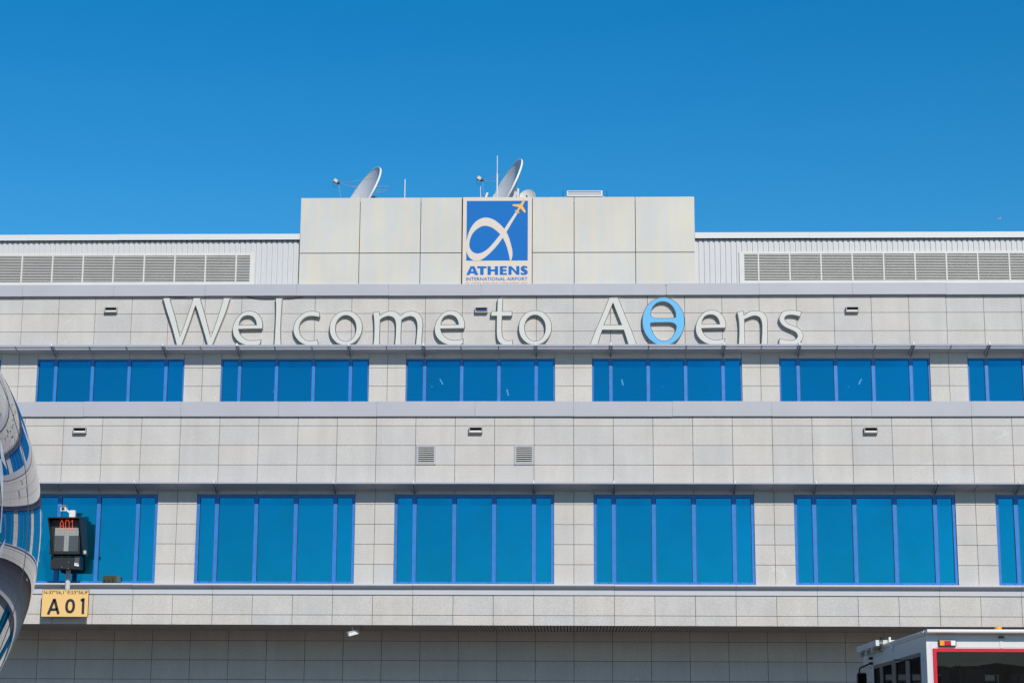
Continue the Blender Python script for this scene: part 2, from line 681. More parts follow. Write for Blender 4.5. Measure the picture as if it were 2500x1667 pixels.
def slabs(cells, Y, mname='granite'):
    """granite slabs with open joints on a dark backing"""
    mb = MB()
    for (a, b, c, d) in cells:
        h = JW / 2
        dy = random.uniform(-0.0015, 0.0015)
        mb.box(a + h, b - h, Y + dy, Y + 0.055, c + h, d - h, 0)
    for (a, b, c, d) in cells:
        mb.add([(a, Y + 0.045, c), (b, Y + 0.045, c), (b, Y + 0.045, d), (a, Y + 0.045, d)], [(0, 1, 2, 3)], 1)
    return mb.build('wall', [M[mname], M['joint']], bld)


def columns():
    return [(1.2 * k, 1.2 * (k + 1)) for k in range(-25, 25)]


def is_pier(a):                      # half columns beside joint k = 0 mod 5
    return a % 5


def storey(Y, full_rows, lintel, pier_rows):
    cells = []
    for c, d in full_rows:
        cells += [(a, b, c, d) for a, b in columns()]
    for j in range(-5, 6):
        x = 6.0 * j
        if x - 0.6 < X0 or x + 0.6 > X1:
            continue
        for c, d in pier_rows:
            cells += [(x - 0.6, x, c, d), (x, x + 0.6, c, d)]
    for j in range(-5, 5):
        x = 6.0 * j
        xs = [x + 0.6, x + 1.2, x + 2.4, x + 3.6, x + 4.8, x + 5.4]
        cells += [(xs[i], xs[i + 1], *lintel) for i in range(5)]
    cells = [c for c in cells if c[0] >= X0 - 0.01 and c[1] <= X1 + 0.01]
    return slabs(cells, Y)


storey(U, [(15.541, 16.141), (14.941, 15.541), (14.341, 14.941)], (14.034, 14.341),
       [(13.741, 14.341), (13.141, 13.741), (12.541, 13.141), (11.941, 12.541)])
storey(0, [(11.334, 11.934), (10.734, 11.334), (10.134, 10.734), (9.534, 10.134)], (9.232, 9.534),
       [(8.934, 9.534), (8.334, 8.934), (7.734, 8.334), (7.134, 7.734), (6.534, 7.134)])
slabs([(a, b, c, d) for a, b in columns() for c, d in ((5.618, 6.218), (5.318, 5.618))], P)
slabs([(a, b, c, d) for a, b in columns()
       for c, d in [(5.018, 5.33)] + [(5.018 - 0.6 * (i + 1), 5.018 - 0.6 * i) for i in range(8)] + [(0.0, 0.218)]], W)

# dark core behind the slabs, terrace over the middle storey, roof deck
core = MB()
core.box(X0, X1, 1.3, 24, 5.42, 11.9)
core.box(X0, X1, U + 1.3, 24, 11.9, 16.0)
core.box(X0, X1, W + 0.06, 24, 0.0, 5.40)
core.box(X0, X1, P + 0.056, 0.3, 5.42, 6.45)
core.box(X0, X1, 0.056, 1.3, 9.62, 11.9)
core.box(X0, X1, 0.3, 1.3, 5.42, 6.52)
core.box(X0, X1, U + 0.056, U + 1.3, 14.42, 16.0)
core.box(X0, X1, U + 0.3, U + 1.3, 11.9, 11.99)
for j in range(-5, 6):
    x = 6.0 * j
    if abs(x) < 30:
        core.box(x - 0.59, x + 0.59, 0.06, 1.3, 6.52, 9.62)
        core.box(x - 0.59, x + 0.59, U + 0.06, U + 1.3, 11.99, 14.42)
core.build('inner_wall', M['core'], bld)
tb = MB()
tb.box(X0, X1, -0.06, U + 0.3, 11.90, 11.985)
tb.build('terrace', M['terrace'], bld)
rb = MB()
rb.box(X0, X1, U - 0.10, 24, 16.14, 16.40)
rb.build('roof_deck', M['roof'], bld)


def fascia(Y, z0, z1, depth, gapx=None):
    mb = MB()
    for n in range(-10, 10):
        a, b = 3.0 * n, 3.0 * n + 3.0
        h = 0.003
        ga = 0.010 if (gapx is not None and abs(a - gapx) < 0.1) else h
        gb = 0.010 if (gapx is not None and abs(b - gapx) < 0.1) else h
        dz, dy = random.uniform(-0.007, 0.003), random.uniform(-0.004, 0.004)
        y = Y + dy
        prof = [(y + 0.012, z0 + dz), (y, z0 + dz + 0.012), (y, z1 + dz - 0.012), (y + 0.012, z1 + dz),
                (Y + depth, z1 + dz), (Y + depth, z0 + dz + 0.03)]
        mb.prism(prof, a + ga, b - gb, 0)
        mb.box(b - 0.02, b + 0.02, Y + 0.035, Y + depth - 0.005, z0 + 0.035, z1 - 0.03, 1)
    return mb.build('fascia', [M['fascia'], M['joint']], bld)


fascia(U - 0.114, 16.106, 16.50, 0.16, 3.0)
fascia(-0.067, 11.606, 12.076, 0.12)

# ------------------------------------------------------------------ windows
def window_mesh(Y, z0, z1, side, mull, top, bot):
    """frame and panes of one window, in its own coordinates (left edge at x = 0, depth 0 = wall face)"""
    fr, pn = MB(), MB()
    y0, y1 = 0.042, 0.12
    fr.box(0, 4.8, y0, y1, z1 - top, z1)
    fr.box(0, 4.8, y0, y1, z0, z0 + bot)
    xs = [0.0, 0.6, 1.8, 3.0, 4.2, 4.8]
    fr.box(0, side, y0, y1, z0 + bot, z1 - top)
    fr.box(4.8 - side, 4.8, y0, y1, z0 + bot, z1 - top)
    for x in xs[1:5]:
        fr.box(x - mull / 2, x + mull / 2, y0, y1, z0 + bot, z1 - top)
    for i in range(5):
        a = side if i == 0 else xs[i] + mull / 2
        b = 4.8 - side if i == 4 else xs[i + 1] - mull / 2
        # thin gasket round the pane
        for q in ((a, a + 0.012, z0 + bot, z1 - top), (b - 0.012, b, z0 + bot, z1 - top)):
            fr.box(q[0], q[1], y0 + 0.012, y1 - 0.01, q[2], q[3], 1)
        fr.box(a + 0.012, b - 0.012, y0 + 0.012, y1 - 0.01, z1 - top - 0.012, z1 - top, 1)
        # drain slots in the bottom rail
        if bot > 0.05:
            for sx in (a + 0.05, b - 0.11):
                fr.box(sx, sx + 0.05, y0 - 0.003, y0 + 0.01, z0 + bot * 0.55, z0 + bot * 0.55 + 0.012, 1)
        pn.add([(a + 0.01, 0.085, z0 + bot), (b - 0.01, 0.085, z0 + bot), (b - 0.01, 0.085, z1 - top - 0.01),
                (a + 0.01, 0.085, z1 - top - 0.01)], [(0, 1, 2, 3)])
    return fr, pn


for (Y, z0, z1, side, mull, top, bot) in ((U, 11.99, 14.034, 0.045, 0.105, 0.045, 0.05),
                                         (0.0, 6.540, 9.232, 0.085, 0.12, 0.085, 0.075)):
    fr, pn = window_mesh(Y, z0, z1, side, mull, top, bot)
    wm = pm = None
    for j in range(-4, 4):
        if wm is None:
            o = fr.build('window', [M['blue_frame'], M['ink']], bld)
            p = pn.build('pane', M['glass'])
            wm, pm = o.data, p.data
        else:
            o = bpy.data.objects.new('window', wm)
            COL.objects.link(o)
            o.parent = bld
            p = bpy.data.objects.new('pane', pm)
            COL.objects.link(p)
        o.location = (6.0 * j + 0.6, Y, 0)
        p.parent = o
        p.location = (0, 0, 0)

# lit ceiling tubes seen through the upper panes
for (xa, ya, xb, yb) in ((1074, 925, 1081, 938), (1238, 951, 1241, 965), (1518, 926, 1521, 940), (2097, 938, 2103, 925),
                         (668, 955, 672, 961), (1054, 943.5, 1054.6, 944), (1476, 944, 1476.6, 944.5), (1618, 944, 1618.7, 944.4),
                         (2072, 944, 2072.8, 944.5)):
    a, b = at(xa, ya, U + 0.6), at(xb, yb, U + 0.6)
    MB().tube([a, b], 0.020, 6).build('ceiling_lamp', M.setdefault('tube', mat('lamp_tube', (0.8, 0.8, 0.8), emit=(1, 0.95, 0.9), estr=3.0)), bld)


# ------------------------------------------------------------------ sunshades
def sunshade(Y, zn, zb, zfront, zwall, gaps):
    D = 0.585
    mb = MB()
    mb.box(X0, X1, -D - 0.02, -D + 0.03, zn, zfront)                    # nose rail
    mb.box(X0, X1, -0.05, -0.003, zb - 0.012, zb + 0.03)               # wall rail
    start = 0.27 if gaps else 0.05
    n = 4
    for i in range(n):                                                 # lapped blades
        a = -D + start + (D - start - 0.05) * i / n
        b = -D + start + (D - start - 0.05) * (i + 1) / n
        t0 = (a + D) / D
        t1 = (b + D) / D
        if gaps:
            t0, t1 = 0.62 + 0.38 * i / n, 0.62 + 0.38 * (i + 1) / n
        za, zc = zn + (zb - zn) * t0, zn + (zb - zn) * t1
        mb.prism([(a, za + 0.008), (a, za + 0.020), (b, zc + 0.014), (b + 0.02, zc + 0.004), (b, zc - 0.004)], X0, X1)
    if gaps:
        for dy, za, zc in ((0.10, -0.038, 0.014), (0.20, -0.071, -0.015)):
            mb.box(X0, X1, -D + dy, -D + dy + 0.012, zn + za, zn + zc)
    sh = mb.build('sunshade', M['shade'])
    sh.location = (0, Y, 0)
    put(sh, bld)
    hv = MB()
    for s in (-0.035, 0.035):
        hv.add([], [])
        hv.hexa([(s - 0.012, -D - 0.03, zfront + 0.035), (s + 0.012, -D - 0.03, zfront + 0.035), (s + 0.012, -D - 0.03, zn - 0.01), (s - 0.012, -D - 0.03, zn - 0.01)],
                [(s - 0.012, 0.0, zwall + 0.08), (s + 0.012, 0.0, zwall + 0.08), (s + 0.012, 0.0, zwall), (s - 0.012, 0.0, zwall)])
    for t in (0.12, 0.3, 0.5):
        y = -D + D * t
        z = zn + (zwall - zn) * t + 0.02
        hv.tube([(-0.06, y, z), (0.06, y, z)], 0.012, 6)
    hv.box(-0.02, 0.02, -D - 0.045, -D - 0.02, zn + 0.01, zfront + 0.045, 1)
    rf = MB()
    rf.hexa([(-0.018, -D + 0.03, zn + 0.005), (0.018, -D + 0.03, zn + 0.005), (0.018, -D + 0.03, zn - 0.035), (-0.018, -D + 0.03, zn - 0.035)],
            [(-0.018, -0.05, zb - 0.004), (0.018, -0.05, zb - 0.004), (0.018, -0.05, zb - 0.035), (-0.018, -0.05, zb - 0.035)])
    hm = rm = None
    for k in range(-19, 20):
        heavy = k % 5 in (1, 4)
        src = hm if heavy else rm
        if src is None:
            o = (hv if heavy else rf).build('bracket' if heavy else 'rafter', [M['shade'], M['shade_tip']])
            if heavy:
                hm = o.data
            else:
                rm = o.data
        else:
            o = bpy.data.objects.new('bracket' if heavy else 'rafter', src)
            COL.objects.link(o)
        o.parent = sh
        o.location = (1.2 * k, 0, 0)
    return sh


sunshade(U, 14.333, 14.217, 14.381, 14.09, True)
sunshade(0.0, 9.477, 9.349, 9.523, 9.25, False)

# ------------------------------------------------------------------ ledge under the lower windows
ks = [k for k in range(-25, 26) if k % 5 in (1, 4)]
lg = MB()
for a, b in zip(ks[:-1], ks[1:]):
    xa, xb = max(1.2 * a, X0), min(1.2 * b, X1)
    dz = random.uniform(-0.004, 0.004)
    y = P - 0.185
    prof = [(0.05, 6.530), (y + 0.03, 6.528 + dz), (y + 0.008, 6.520 + dz), (y, 6.505 + dz), (y, 6.482 + dz), (y + 0.010, 6.468 + dz),
            (P - 0.035, 6.394), (P - 0.035, 6.218), (0.05, 6.222)]
    lg.prism(prof, xa + 0.004, xb - 0.004, 0)
lg.build('ledge', [M['ledge']], bld)

# ------------------------------------------------------------------ soffit with recessed lights
sf = MB()
n = int((X1 - X0) / 0.1)
for i in range(n):
    x = X0 + 0.1 * i
    sf.box(x + 0.015, x + 0.085, P + 0.06, W, 5.322, 5.334, 0)
sf.add([(X0, P + 0.06, 5.352), (X1, P + 0.06, 5.352), (X1, W, 5.352), (X0, W, 5.352)], [(0, 1, 2, 3)], 1)
so = sf.build('soffit', [M['soffit'], M['black']], bld)
dl = MB()
dl.box(-0.13, 0.13, -0.13, 0.13, -0.012, 0.0, 0)
dl.box(-0.085, 0.085, -0.085, 0.085, -0.016, -0.0125, 1)
dm = None
for k in range(-9, 10):
    if dm is None:
        o = dl.build('downlight', [M['soffit'], mat('downlight_glass', (0.12, 0.11, 0.10), 0.2)])
        dm = o.data
    else:
        o = bpy.data.objects.new('downlight', dm)
        COL.objects.link(o)
    o.parent = so
    o.location = (0.6 + 3.0 * k, 1.35, 5.322)

# ------------------------------------------------------------------ ground-floor canopy and blue doors under it
gc = MB()
gc.box(X0, X1, W - 0.8, W - 0.004, 2.62, 2.92)
gc.build('entrance_canopy', M['fascia'], bld)
dr = MB()
for (a, b, c, d) in ((0, 2.4, 2.3, 2.42), (0, 0.1, 0.0, 2.3), (2.3, 2.4, 0.0, 2.3), (1.15, 1.25, 0.0, 2.3)):
    dr.box(a, b, -0.06, -0.004, c, d)
dp = MB().box(0.1, 2.3, -0.035, -0.02, 0.02, 2.3)
dm2 = None
for j in range(-5, 5):
    if dm2 is None:
        o, p = dr.build('door', M['blue_frame'], bld), dp.build('pane', M['glass'])
        dm2, pm2 = o.data, p.data
    else:
        o, p = bpy.data.objects.new('door', dm2), bpy.data.objects.new('pane', pm2)
        COL.objects.link(o)
        COL.objects.link(p)
        o.parent = bld
    o.location = (6.0 * j + 1.8, W, 0)
    p.parent = o

# ------------------------------------------------------------------ scuppers and wall vents
sc = MB()
hw, hh = 0.205, 0.09
for (a, b, c, d) in ((-hw, hw, hh - 0.02, hh), (-hw, hw, -hh, -hh + 0.035), (-hw, -hw + 0.025, -hh + 0.035, hh - 0.02), (hw - 0.025, hw, -hh + 0.035, hh - 0.02)):
    sc.box(a, b, -0.115, 0.0, c, d, 0)
sc.add([(-hw, -0.002, -hh), (hw, -0.002, -hh), (hw, -0.002, hh), (-hw, -0.002, hh)], [(0, 1, 2, 3)], 1)
sc.box(-hw + 0.03, hw - 0.03, -0.09, -0.05, -hh + 0.036, -hh + 0.075, 2)
M['scupper'] = mat('scupper_bronze', (0.34, 0.32, 0.29), 0.5)
mats0 = [M['scupper'], M['black'], M['shade_tip']]
sm = None
for (X, Y, Z, kind) in ((-15.07, U, 15.66, 0), (-2.98, U, 15.63, 1), (8.98, U, 15.624, 0), (-15.08, 0, 11.18, 0), (-2.97, 0, 11.19, 0), (8.96, 0, 11.183, 0)):
    if sm is None:
        o = sc.build('scupper', mats0)
        sm = o.data
    else:
        o = bpy.data.objects.new('scupper', sm)
        COL.objects.link(o)
    o.parent = bld
    o.location = (X, Y, Z)
    if kind:
        q = MB().box(-hw + 0.05, hw - 0.03, -0.12, -0.095, -hh + 0.036, -hh + 0.10).build('lining', mat('blue_lining', (0.012, 0.06, 0.22), 0.4))
        q.parent = o
vt = MB()
for (a, b, c, d) in ((0, 0.585, 0.53, 0.585), (0, 0.585, 0, 0.055), (0, 0.055, 0.055, 0.53), (0.53, 0.585, 0.055, 0.53)):
    vt.box(a, b, -0.03, 0.0, c, d, 0)
vt.add([(0.05, -0.001, 0.05), (0.535, -0.001, 0.05), (0.535, -0.001, 0.535), (0.05, -0.001, 0.535)], [(0, 1, 2, 3)], 1)
sl = MB()
for i in range(8):
    z = 0.062 + 0.0585 * i
    sl.prism([(-0.026, z + 0.006), (-0.026, z + 0.026), (-0.004, z + 0.031), (-0.004, z + 0.011)], 0.055, 0.53)
vm = None
for X in (-4.765, -1.795):
    if vm is None:
        o = vt.build('wall_vent', [M['fascia'], M['black']])
        s_ = sl.build('slats', M['louvre'])
        vm, slm = o.data, s_.data
    else:
        o = bpy.data.objects.new('wall_vent', vm)
        s_ = bpy.data.objects.new('slats', slm)
        COL.objects.link(o)
        COL.objects.link(s_)
    o.parent = bld
    o.location = (X, 0, 10.142)
    s_.parent = o

# ------------------------------------------------------------------ plant screen on the roof
YS = U + 0.15
BL, BR = -8.965, 3.965


def siding(xa, xb, skip):
    """ribbed sheet from xa to xb; skip = (x0, x1, z0, z1) opening left for the louvres"""
    mb = MB()
    zt, zl = 18.03, 16.38
    sk0, sk1, skb, skt = skip
    pitch = 0.175
    n = int(round((xb - xa) / pitch))
    pitch = (xb - xa) / n
    for i in range(n):
        x = xa + pitch * i
        c = x + pitch / 2
        spans = [(skt, zt), (zl, skb)] if sk0 < c < sk1 else [(zl, zt)]
        for (b_, t_) in spans:
            pr = [(x, 0.0), (x + 0.060 * pitch / 0.175, 0.0), (x + 0.078 * pitch / 0.175, 0.028), (x + 0.12 * pitch / 0.175, 0.028), (x + 0.138 * pitch / 0.175, 0.0), (x + pitch, 0.0)]
            vs = [(px, YS + py, b_) for px, py in pr] + [(px, YS + py, t_) for px, py in pr]
            mb.add(vs, [(k, k + 1, k + 7, k + 6) for k in range(5)])
            if len(spans) == 1:
                for zz in (16.95, 17.5):
                    mb.box(x + 0.025, x + 0.037, YS - 0.006, YS + 0.001, zz, zz + 0.012, 1)
    return mb.build('cladding', [M['siding'], M['galv']], bld)


LZ0, LZ1 = 16.62, 17.523
siding(X0, BL, (X0 - 1, -10.54, 16.45, 17.56))
siding(BR, X1, (5.50, X1 + 1, 16.45, 17.56))
for xa, xb in ((X0, BL - 0.004), (BR + 0.004, X1)):
    cp = MB()
    n = 7
    for i in range(n):
        a, b = xa + (xb - xa) * i / n, xa + (xb - xa) * (i + 1) / n
        dz = random.uniform(-0.004, 0.004)
        cp.prism([(YS - 0.10, 18.045 + dz), (YS - 0.10, 18.24 + dz), (YS + 0.5, 18.26), (YS + 0.5, 18.2), (YS - 0.085, 18.2 + dz), (YS - 0.085, 18.045 + dz)], a + 0.001, b - 0.001, 0)
    cp.build('roof_cap', [M['cap']], bld)
vb = MB()
for xa, xb in ((X0, BL - 0.01), (BR + 0.01, X1)):
    vb.box(xa, xb, YS + 0.06, YS + 6, 16.38, 18.15)
vb.build('plant_room', M['black'], bld)


def louvre(xa, xb, xm):
    fr, st = MB(), MB()
    y = YS - 0.045
    left_end = xa > 0
    fl = 0.16
    fr.box(xa - (fl if left_end else 0), xb + (0 if left_end else fl), y, YS + 0.03, LZ1, LZ1 + 0.075)
    fr.box(xa - (fl if left_end else 0), xb + (0 if left_end else fl), y, YS + 0.03, 16.44, LZ0)
    e = (xa - fl, xa) if left_end else (xb, xb + fl)
    fr.box(e[0], e[1], y, YS + 0.03, LZ0, LZ1)
    x = xm
    while x - 1.012 > xa:
        x -= 1.012
    while x < xb:
        fr.box(x - 0.022, x + 0.022, y - 0.006, YS + 0.03, LZ0, LZ1)
        x += 1.012
    n = 17
    pt = (LZ1 - LZ0) / n
    seg = 8
    for i in range(n):
        z = LZ0 + pt * i
        st.prism([(y + 0.010, z + 0.004), (y + 0.010, z + 0.027), (y + 0.050, z + 0.038), (y + 0.050, z + 0.015)], xa, xb)
    o = fr.build('louvre', M['louvre'], bld)
    s = st.build('slats', M['louvre'])
    s.parent = o
    b = MB()
    b.add([(xa, YS + 0.055, LZ0), (xb, YS + 0.055, LZ0), (xb, YS + 0.055, LZ1), (xa, YS + 0.055, LZ1)], [(0, 1, 2, 3)])
    q = b.build('backing', M['black'])
    q.parent = o


louvre(X0, -10.60, -13.08)
louvre(5.56, X1, 11.08)

# ------------------------------------------------------------------ stained block over the entrance axis
bk = MB()
cols = [BL, -7.0, -5.0, -3.645, None, -1.335, 0.03, 2.03, BR]
ZJ, ZT = 17.566, 19.442
for i in range(len(cols) - 1):
    a, b = cols[i], cols[i + 1]
    if a is None or b is None:
        continue
    for c, d in ((16.38, ZJ), (ZJ, ZT)):
        bk.box(a + 0.011, b - 0.011, U + random.uniform(-0.003, 0.003), U + 0.06, c + 0.014, d - (0.014 if d < 19 else 0), 0)
bk.box(BL + 0.02, BR - 0.02, U + 0.061, U + 8, 16.38, ZT - 0.12, 1)
bk.box(-3.66, -1.32, U + 0.062, U + 0.12, 16.40, ZT - 0.01, 1)
bk.box(BL, BL + 0.05, U + 0.07, U + 8, 16.38, ZT - 0.01, 0)
bk.box(BR - 0.05, BR, U + 0.07, U + 8, 16.38, ZT - 0.01, 0)
bk.build('rooftop_block', [M['block'], M['joint']], bld)


# ------------------------------------------------------------------ outlines traced on their own plane
def conv(pts, x0, y0, s, Y):
    out = []
    for p in pts:
        q = at(x0 + p[0] / s, y0 + p[1] / s, Y)
        out.append((q.x, q.z, 1) if len(p) > 2 else (q.x, q.z))
    return spline(out)


C = 'c'
G = {}
YL = U - 0.13
G['W'] = (11.2, 390, 710, [[(78, 190, C), (285, 188, C), (300, 290), (420, 690), (555, 1250, C), (770, 640), (915, 190, C), (1108, 188, C),
                            (1145, 330), (1250, 690), (1395, 1272, C), (1610, 640), (1740, 190, C), (1937, 190, C), (1820, 560), (1640, 1010), (1450, 1470), (1420, 1560, C),
                            (1322, 1560, C), (1300, 1470), (1170, 1020), (980, 405, C), (840, 840), (720, 1170), (610, 1470), (585, 1560, C), (482, 1560, C), (455, 1470), (335, 1020), (195, 590)]])
G['e'] = (10.226, 560, 710, [[(825, 950, C), (836, 860), (820, 740), (775, 640), (700, 560), (610, 512), (505, 495), (400, 512), (290, 570), (200, 660), (125, 780), (85, 900), (78, 1000),
                              (98, 1110), (155, 1205), (240, 1285), (350, 1340), (480, 1368), (620, 1368), (705, 1355), (775, 1335, C), (800, 1203, C), (690, 1225), (560, 1235), (440, 1215), (340, 1150),
                              (265, 1060), (232, 962, C), (400, 957), (600, 952)],
                             [(245, 850, C), (258, 785), (295, 705), (350, 650), (420, 625), (490, 622), (560, 640), (620, 690), (658, 760), (675, 846, C)]])
G['l'] = (10.226, 560, 710, [[(1150, 178, C), (1325, 178, C), (1305, 500), (1288, 800), (1282, 1100), (1295, 1360), (1300, 1430, C), (1108, 1430, C), (1115, 1340), (1140, 900), (1155, 500)]])
G['c'] = (10.226, 560, 710, [[(2262, 668, C), (2256, 540, C), (2170, 510), (2060, 497), (1950, 512), (1840, 560), (1740, 640), (1660, 740), (1612, 850), (1590, 960), (1602, 1060), (1640, 1150), (1710, 1240),
                              (1800, 1310), (1890, 1350), (2000, 1370), (2120, 1365), (2228, 1345, C), (2200, 1213, C), (2110, 1235), (2000, 1243), (1910, 1220), (1830, 1160), (1770, 1070), (1745, 960), (1755, 870),
                              (1790, 780), (1860, 700), (1950, 650), (2060, 635), (2160, 645)]])
G['o'] = (9.408, 795, 740, [[(480, 172), (600, 190), (700, 245), (790, 345), (838, 460), (846, 580), (822, 700), (760, 810), (670, 900), (560, 955), (440, 970), (310, 945), (210, 880), (130, 780), (92, 660), (90, 540),
                             (115, 420), (170, 320), (260, 235), (365, 187)],
                            [(480, 285), (570, 315), (640, 380), (685, 470), (696, 580), (682, 680), (640, 770), (570, 840), (460, 872), (350, 840), (280, 770), (240, 680), (229, 570), (250, 460), (300, 370), (380, 305)]])
G['m'] = (9.408, 795, 740, [[(1085, 210, C), (1232, 190, C), (1248, 277, C), (1330, 225), (1430, 185), (1520, 177), (1610, 197), (1680, 245), (1725, 287, C), (1790, 230), (1870, 190), (1960, 178), (2060, 190), (2140, 230),
                             (2200, 300), (2230, 400), (2236, 520), (2222, 700), (2212, 860), (2215, 950), (2220, 1010, C), (2060, 1010, C), (2065, 950), (2085, 750), (2098, 600), (2097, 500), (2080, 410), (2040, 345),
                             (1980, 310), (1930, 307), (1860, 325), (1800, 350), (1750, 390, C), (1740, 560), (1732, 780), (1738, 960), (1738, 1010, C), (1580, 1010, C), (1585, 950), (1605, 700), (1608, 520), (1600, 430),
                             (1570, 355), (1510, 315), (1440, 303), (1370, 320), (1310, 345), (1256, 385, C), (1250, 560), (1242, 760), (1245, 960), (1245, 1010, C), (1085, 1010, C), (1090, 950), (1108, 760), (1112, 560), (1105, 380)]])
G['t'] = (11.2, 1190, 710, [[(275, 207, C), (427, 190, C), (420, 400), (415, 555, C), (683, 553, C), (675, 692, C), (407, 693, C), (400, 900), (400, 1100), (415, 1220), (450, 1300), (510, 1345), (590, 1357), (702, 1333, C),
                             (690, 1470, C), (600, 1492), (480, 1492), (390, 1465), (310, 1400), (262, 1300), (245, 1150), (245, 900), (250, 693, C), (93, 693, C), (100, 555, C), (258, 555, C), (265, 400)]])
G['A'] = (11.2, 1430, 710, [[(638, 180, C), (887, 180, C), (1060, 610), (1270, 1110), (1400, 1470), (1432, 1565, C), (1190, 1565, C), (1160, 1470), (1105, 1290), (1035, 1075, C), (458, 1075, C), (395, 1260), (335, 1470),
                             (310, 1565, C), (78, 1565, C), (118, 1455), (280, 1040), (465, 610)],
                            [(745, 330, C), (976, 926, C), (505, 926, C)]])
G['theta'] = (10.4545, 1500, 700, [[(1250, 265), (1400, 290), (1530, 360), (1640, 460), (1730, 590), (1780, 740), (1796, 880), (1780, 1040), (1730, 1180), (1650, 1310), (1540, 1410), (1410, 1478), (1250, 1502), (1090, 1478),
                                    (960, 1400), (850, 1300), (770, 1170), (722, 1030), (708, 880), (722, 730), (770, 590), (850, 460), (960, 360), (1090, 290)],
                                   [(935, 700), (950, 600), (1000, 500), (1080, 425), (1180, 390), (1250, 385), (1330, 400), (1420, 450), (1500, 540), (1550, 650), (1565, 775, C), (1480, 793), (1400, 797), (1250, 797), (1080, 797), (1000, 780), (945, 740)],
                                   [(922, 938, C), (1000, 920), (1250, 915), (1420, 915), (1510, 938), (1560, 980), (1576, 1030), (1560, 1110), (1520, 1200), (1450, 1300), (1360, 1360), (1260, 1376), (1160, 1355), (1070, 1290), (1000, 1190), (955, 1090), (930, 1000)]])
G['n'] = (11.2, 1680, 740, [[(1335, 240, C), (1514, 205, C), (1532, 322, C), (1620, 260), (1720, 215), (1840, 203), (1940, 210), (2040, 245), (2110, 300), (2155, 380), (2170, 470), (2175, 700), (2180, 1130), (2180, 1210, C),
                             (1995, 1210, C), (1998, 1130), (2015, 800), (2015, 600), (2000, 500), (1960, 410), (1890, 362), (1810, 350), (1720, 370), (1640, 405), (1546, 442, C), (1550, 700), (1555, 950), (1560, 1130),
                             (1562, 1210, C), (1370, 1210, C), (1375, 1130), (1388, 900), (1390, 650), (1375, 450)]])
G['s'] = (14.258, 1880, 740, [[(1105, 283, C), (1053, 478, C), (930, 442), (800, 420), (690, 415), (590, 438), (530, 490), (516, 560), (550, 630), (630, 700), (740, 760), (900, 810), (1020, 880), (1100, 960), (1150, 1060),
                               (1162, 1150), (1135, 1250), (1070, 1350), (970, 1418), (850, 1450), (700, 1465), (500, 1450), (298, 1425, C), (325, 1222, C), (450, 1255), (600, 1285), (720, 1290), (830, 1275), (910, 1230),
                               (950, 1160), (940, 1090), (890, 1020), (800, 965), (680, 912), (540, 850), (430, 770), (350, 670), (312, 560), (325, 460), (370, 370), (440, 300), (540, 255), (680, 240), (900, 247)]])
LOOPS = {}


def letter(key, label, shift=None, blue=False):
    """one wall-mounted letter: dark-edged box body with a paler face plate set inside the edge"""
    if key not in LOOPS:
        s, x0, y0, ls = G[key]
        LOOPS[key] = [conv(l, x0, y0, s, YL) for l in ls]
    lp = LOOPS[key]
    cx = (min(p.x for p in lp[0]) + max(p.x for p in lp[0])) / 2
    dx = 0.0
    if shift is not None:
        dx = at(shift[0], shift[1], YL).x - min(p.x for p in lp[0])
    mv = [[Vector((p.x + dx, p.y)) for p in l] for l in lp]
    zlo = min(p.y for p in mv[0])
    t = thing('sign_letter', label, 'letter', (cx + dx, U, zlo), 'letters of the welcome sign')
    plate('letter_body', mv, YL + 0.004, U - YL - 0.004 - 0.012, [M['letter_side'], M['letter_trim']], t)
    ins = [offset(mv[0], 0.017)] + [offset(l, -0.017) for l in mv[1:]]
    plate('letter_face', ins, YL - 0.004, 0.0075, [M['theta_face'] if blue else M['letter_face']], t)


letter('W', 'pale grey capital W that starts the welcome lettering on the upper granite wall')
letter('e', 'pale grey letter e standing between the capital W and the l')
letter('l', 'pale grey tall narrow letter l between an e and the c')
letter('c', 'pale grey letter c between the tall l and an o')
letter('o', 'pale grey round letter o between the c and the wide m')
letter('m', 'pale grey wide letter m between an o and an e')
letter('e', 'pale grey letter e to the right of the wide m, ending the first word', (1060.6, 800))
letter('t', 'pale grey letter t with crossbar, beside the small dark wall opening')
letter('o', 'pale grey round letter o right after the t, ending the second word', (1266.0, 800))
letter('A', 'pale grey capital A to the left of the sky blue letter')
letter('theta', 'sky blue theta letter with a crossbar, the only coloured letter on the wall', blue=True)
letter('e', 'pale grey letter e just right of the sky blue theta', (1697.8, 800))
letter('n', 'pale grey letter n between an e and the final s')
letter('s', 'pale grey letter s that ends the lettering on the right')

# cables drooping between letters and fascia
def cable(name, label, pts, r=0.009):
    o = MB().tube(pts, r, 6).build(name, M['black_plastic'], smooth=True)
    return tag(o, label, 'cable')


def cat(pts, n=6):
    P_ = [Vector(p) for p in pts]
    out = []
    for i in range(len(P_) - 1):
        p0, p1, p2, p3 = P_[max(i - 1, 0)], P_[i], P_[i + 1], P_[min(i + 2, len(P_) - 1)]
        for s in range(n):
            t = s / n
            out.append(0.5 * ((2 * p1) + (p2 - p0) * t + (2 * p0 - 5 * p1 + 4 * p2 - p3) * t * t + (3 * p1 - p0 - 3 * p2 + p3) * t ** 3))
    out.append(P_[-1])
    return out


cable('cable', 'thin black cable sagging under the upper fascia behind the letter l',
      cat([at(560 + a / 10.226, 710 + b / 10.226, U - 0.02) for a, b in ((410, 138), (560, 178), (720, 202), (900, 210), (1150, 206), (1400, 202), (1600, 192), (1830, 158))]))
cable('cable', 'thin black cable under the upper fascia above the capital W',
      cat([at(390 + a / 11.2, 710 + b / 11.2, U - 0.02) for a, b in ((235, 165), (420, 174), (600, 172), (745, 158))]))

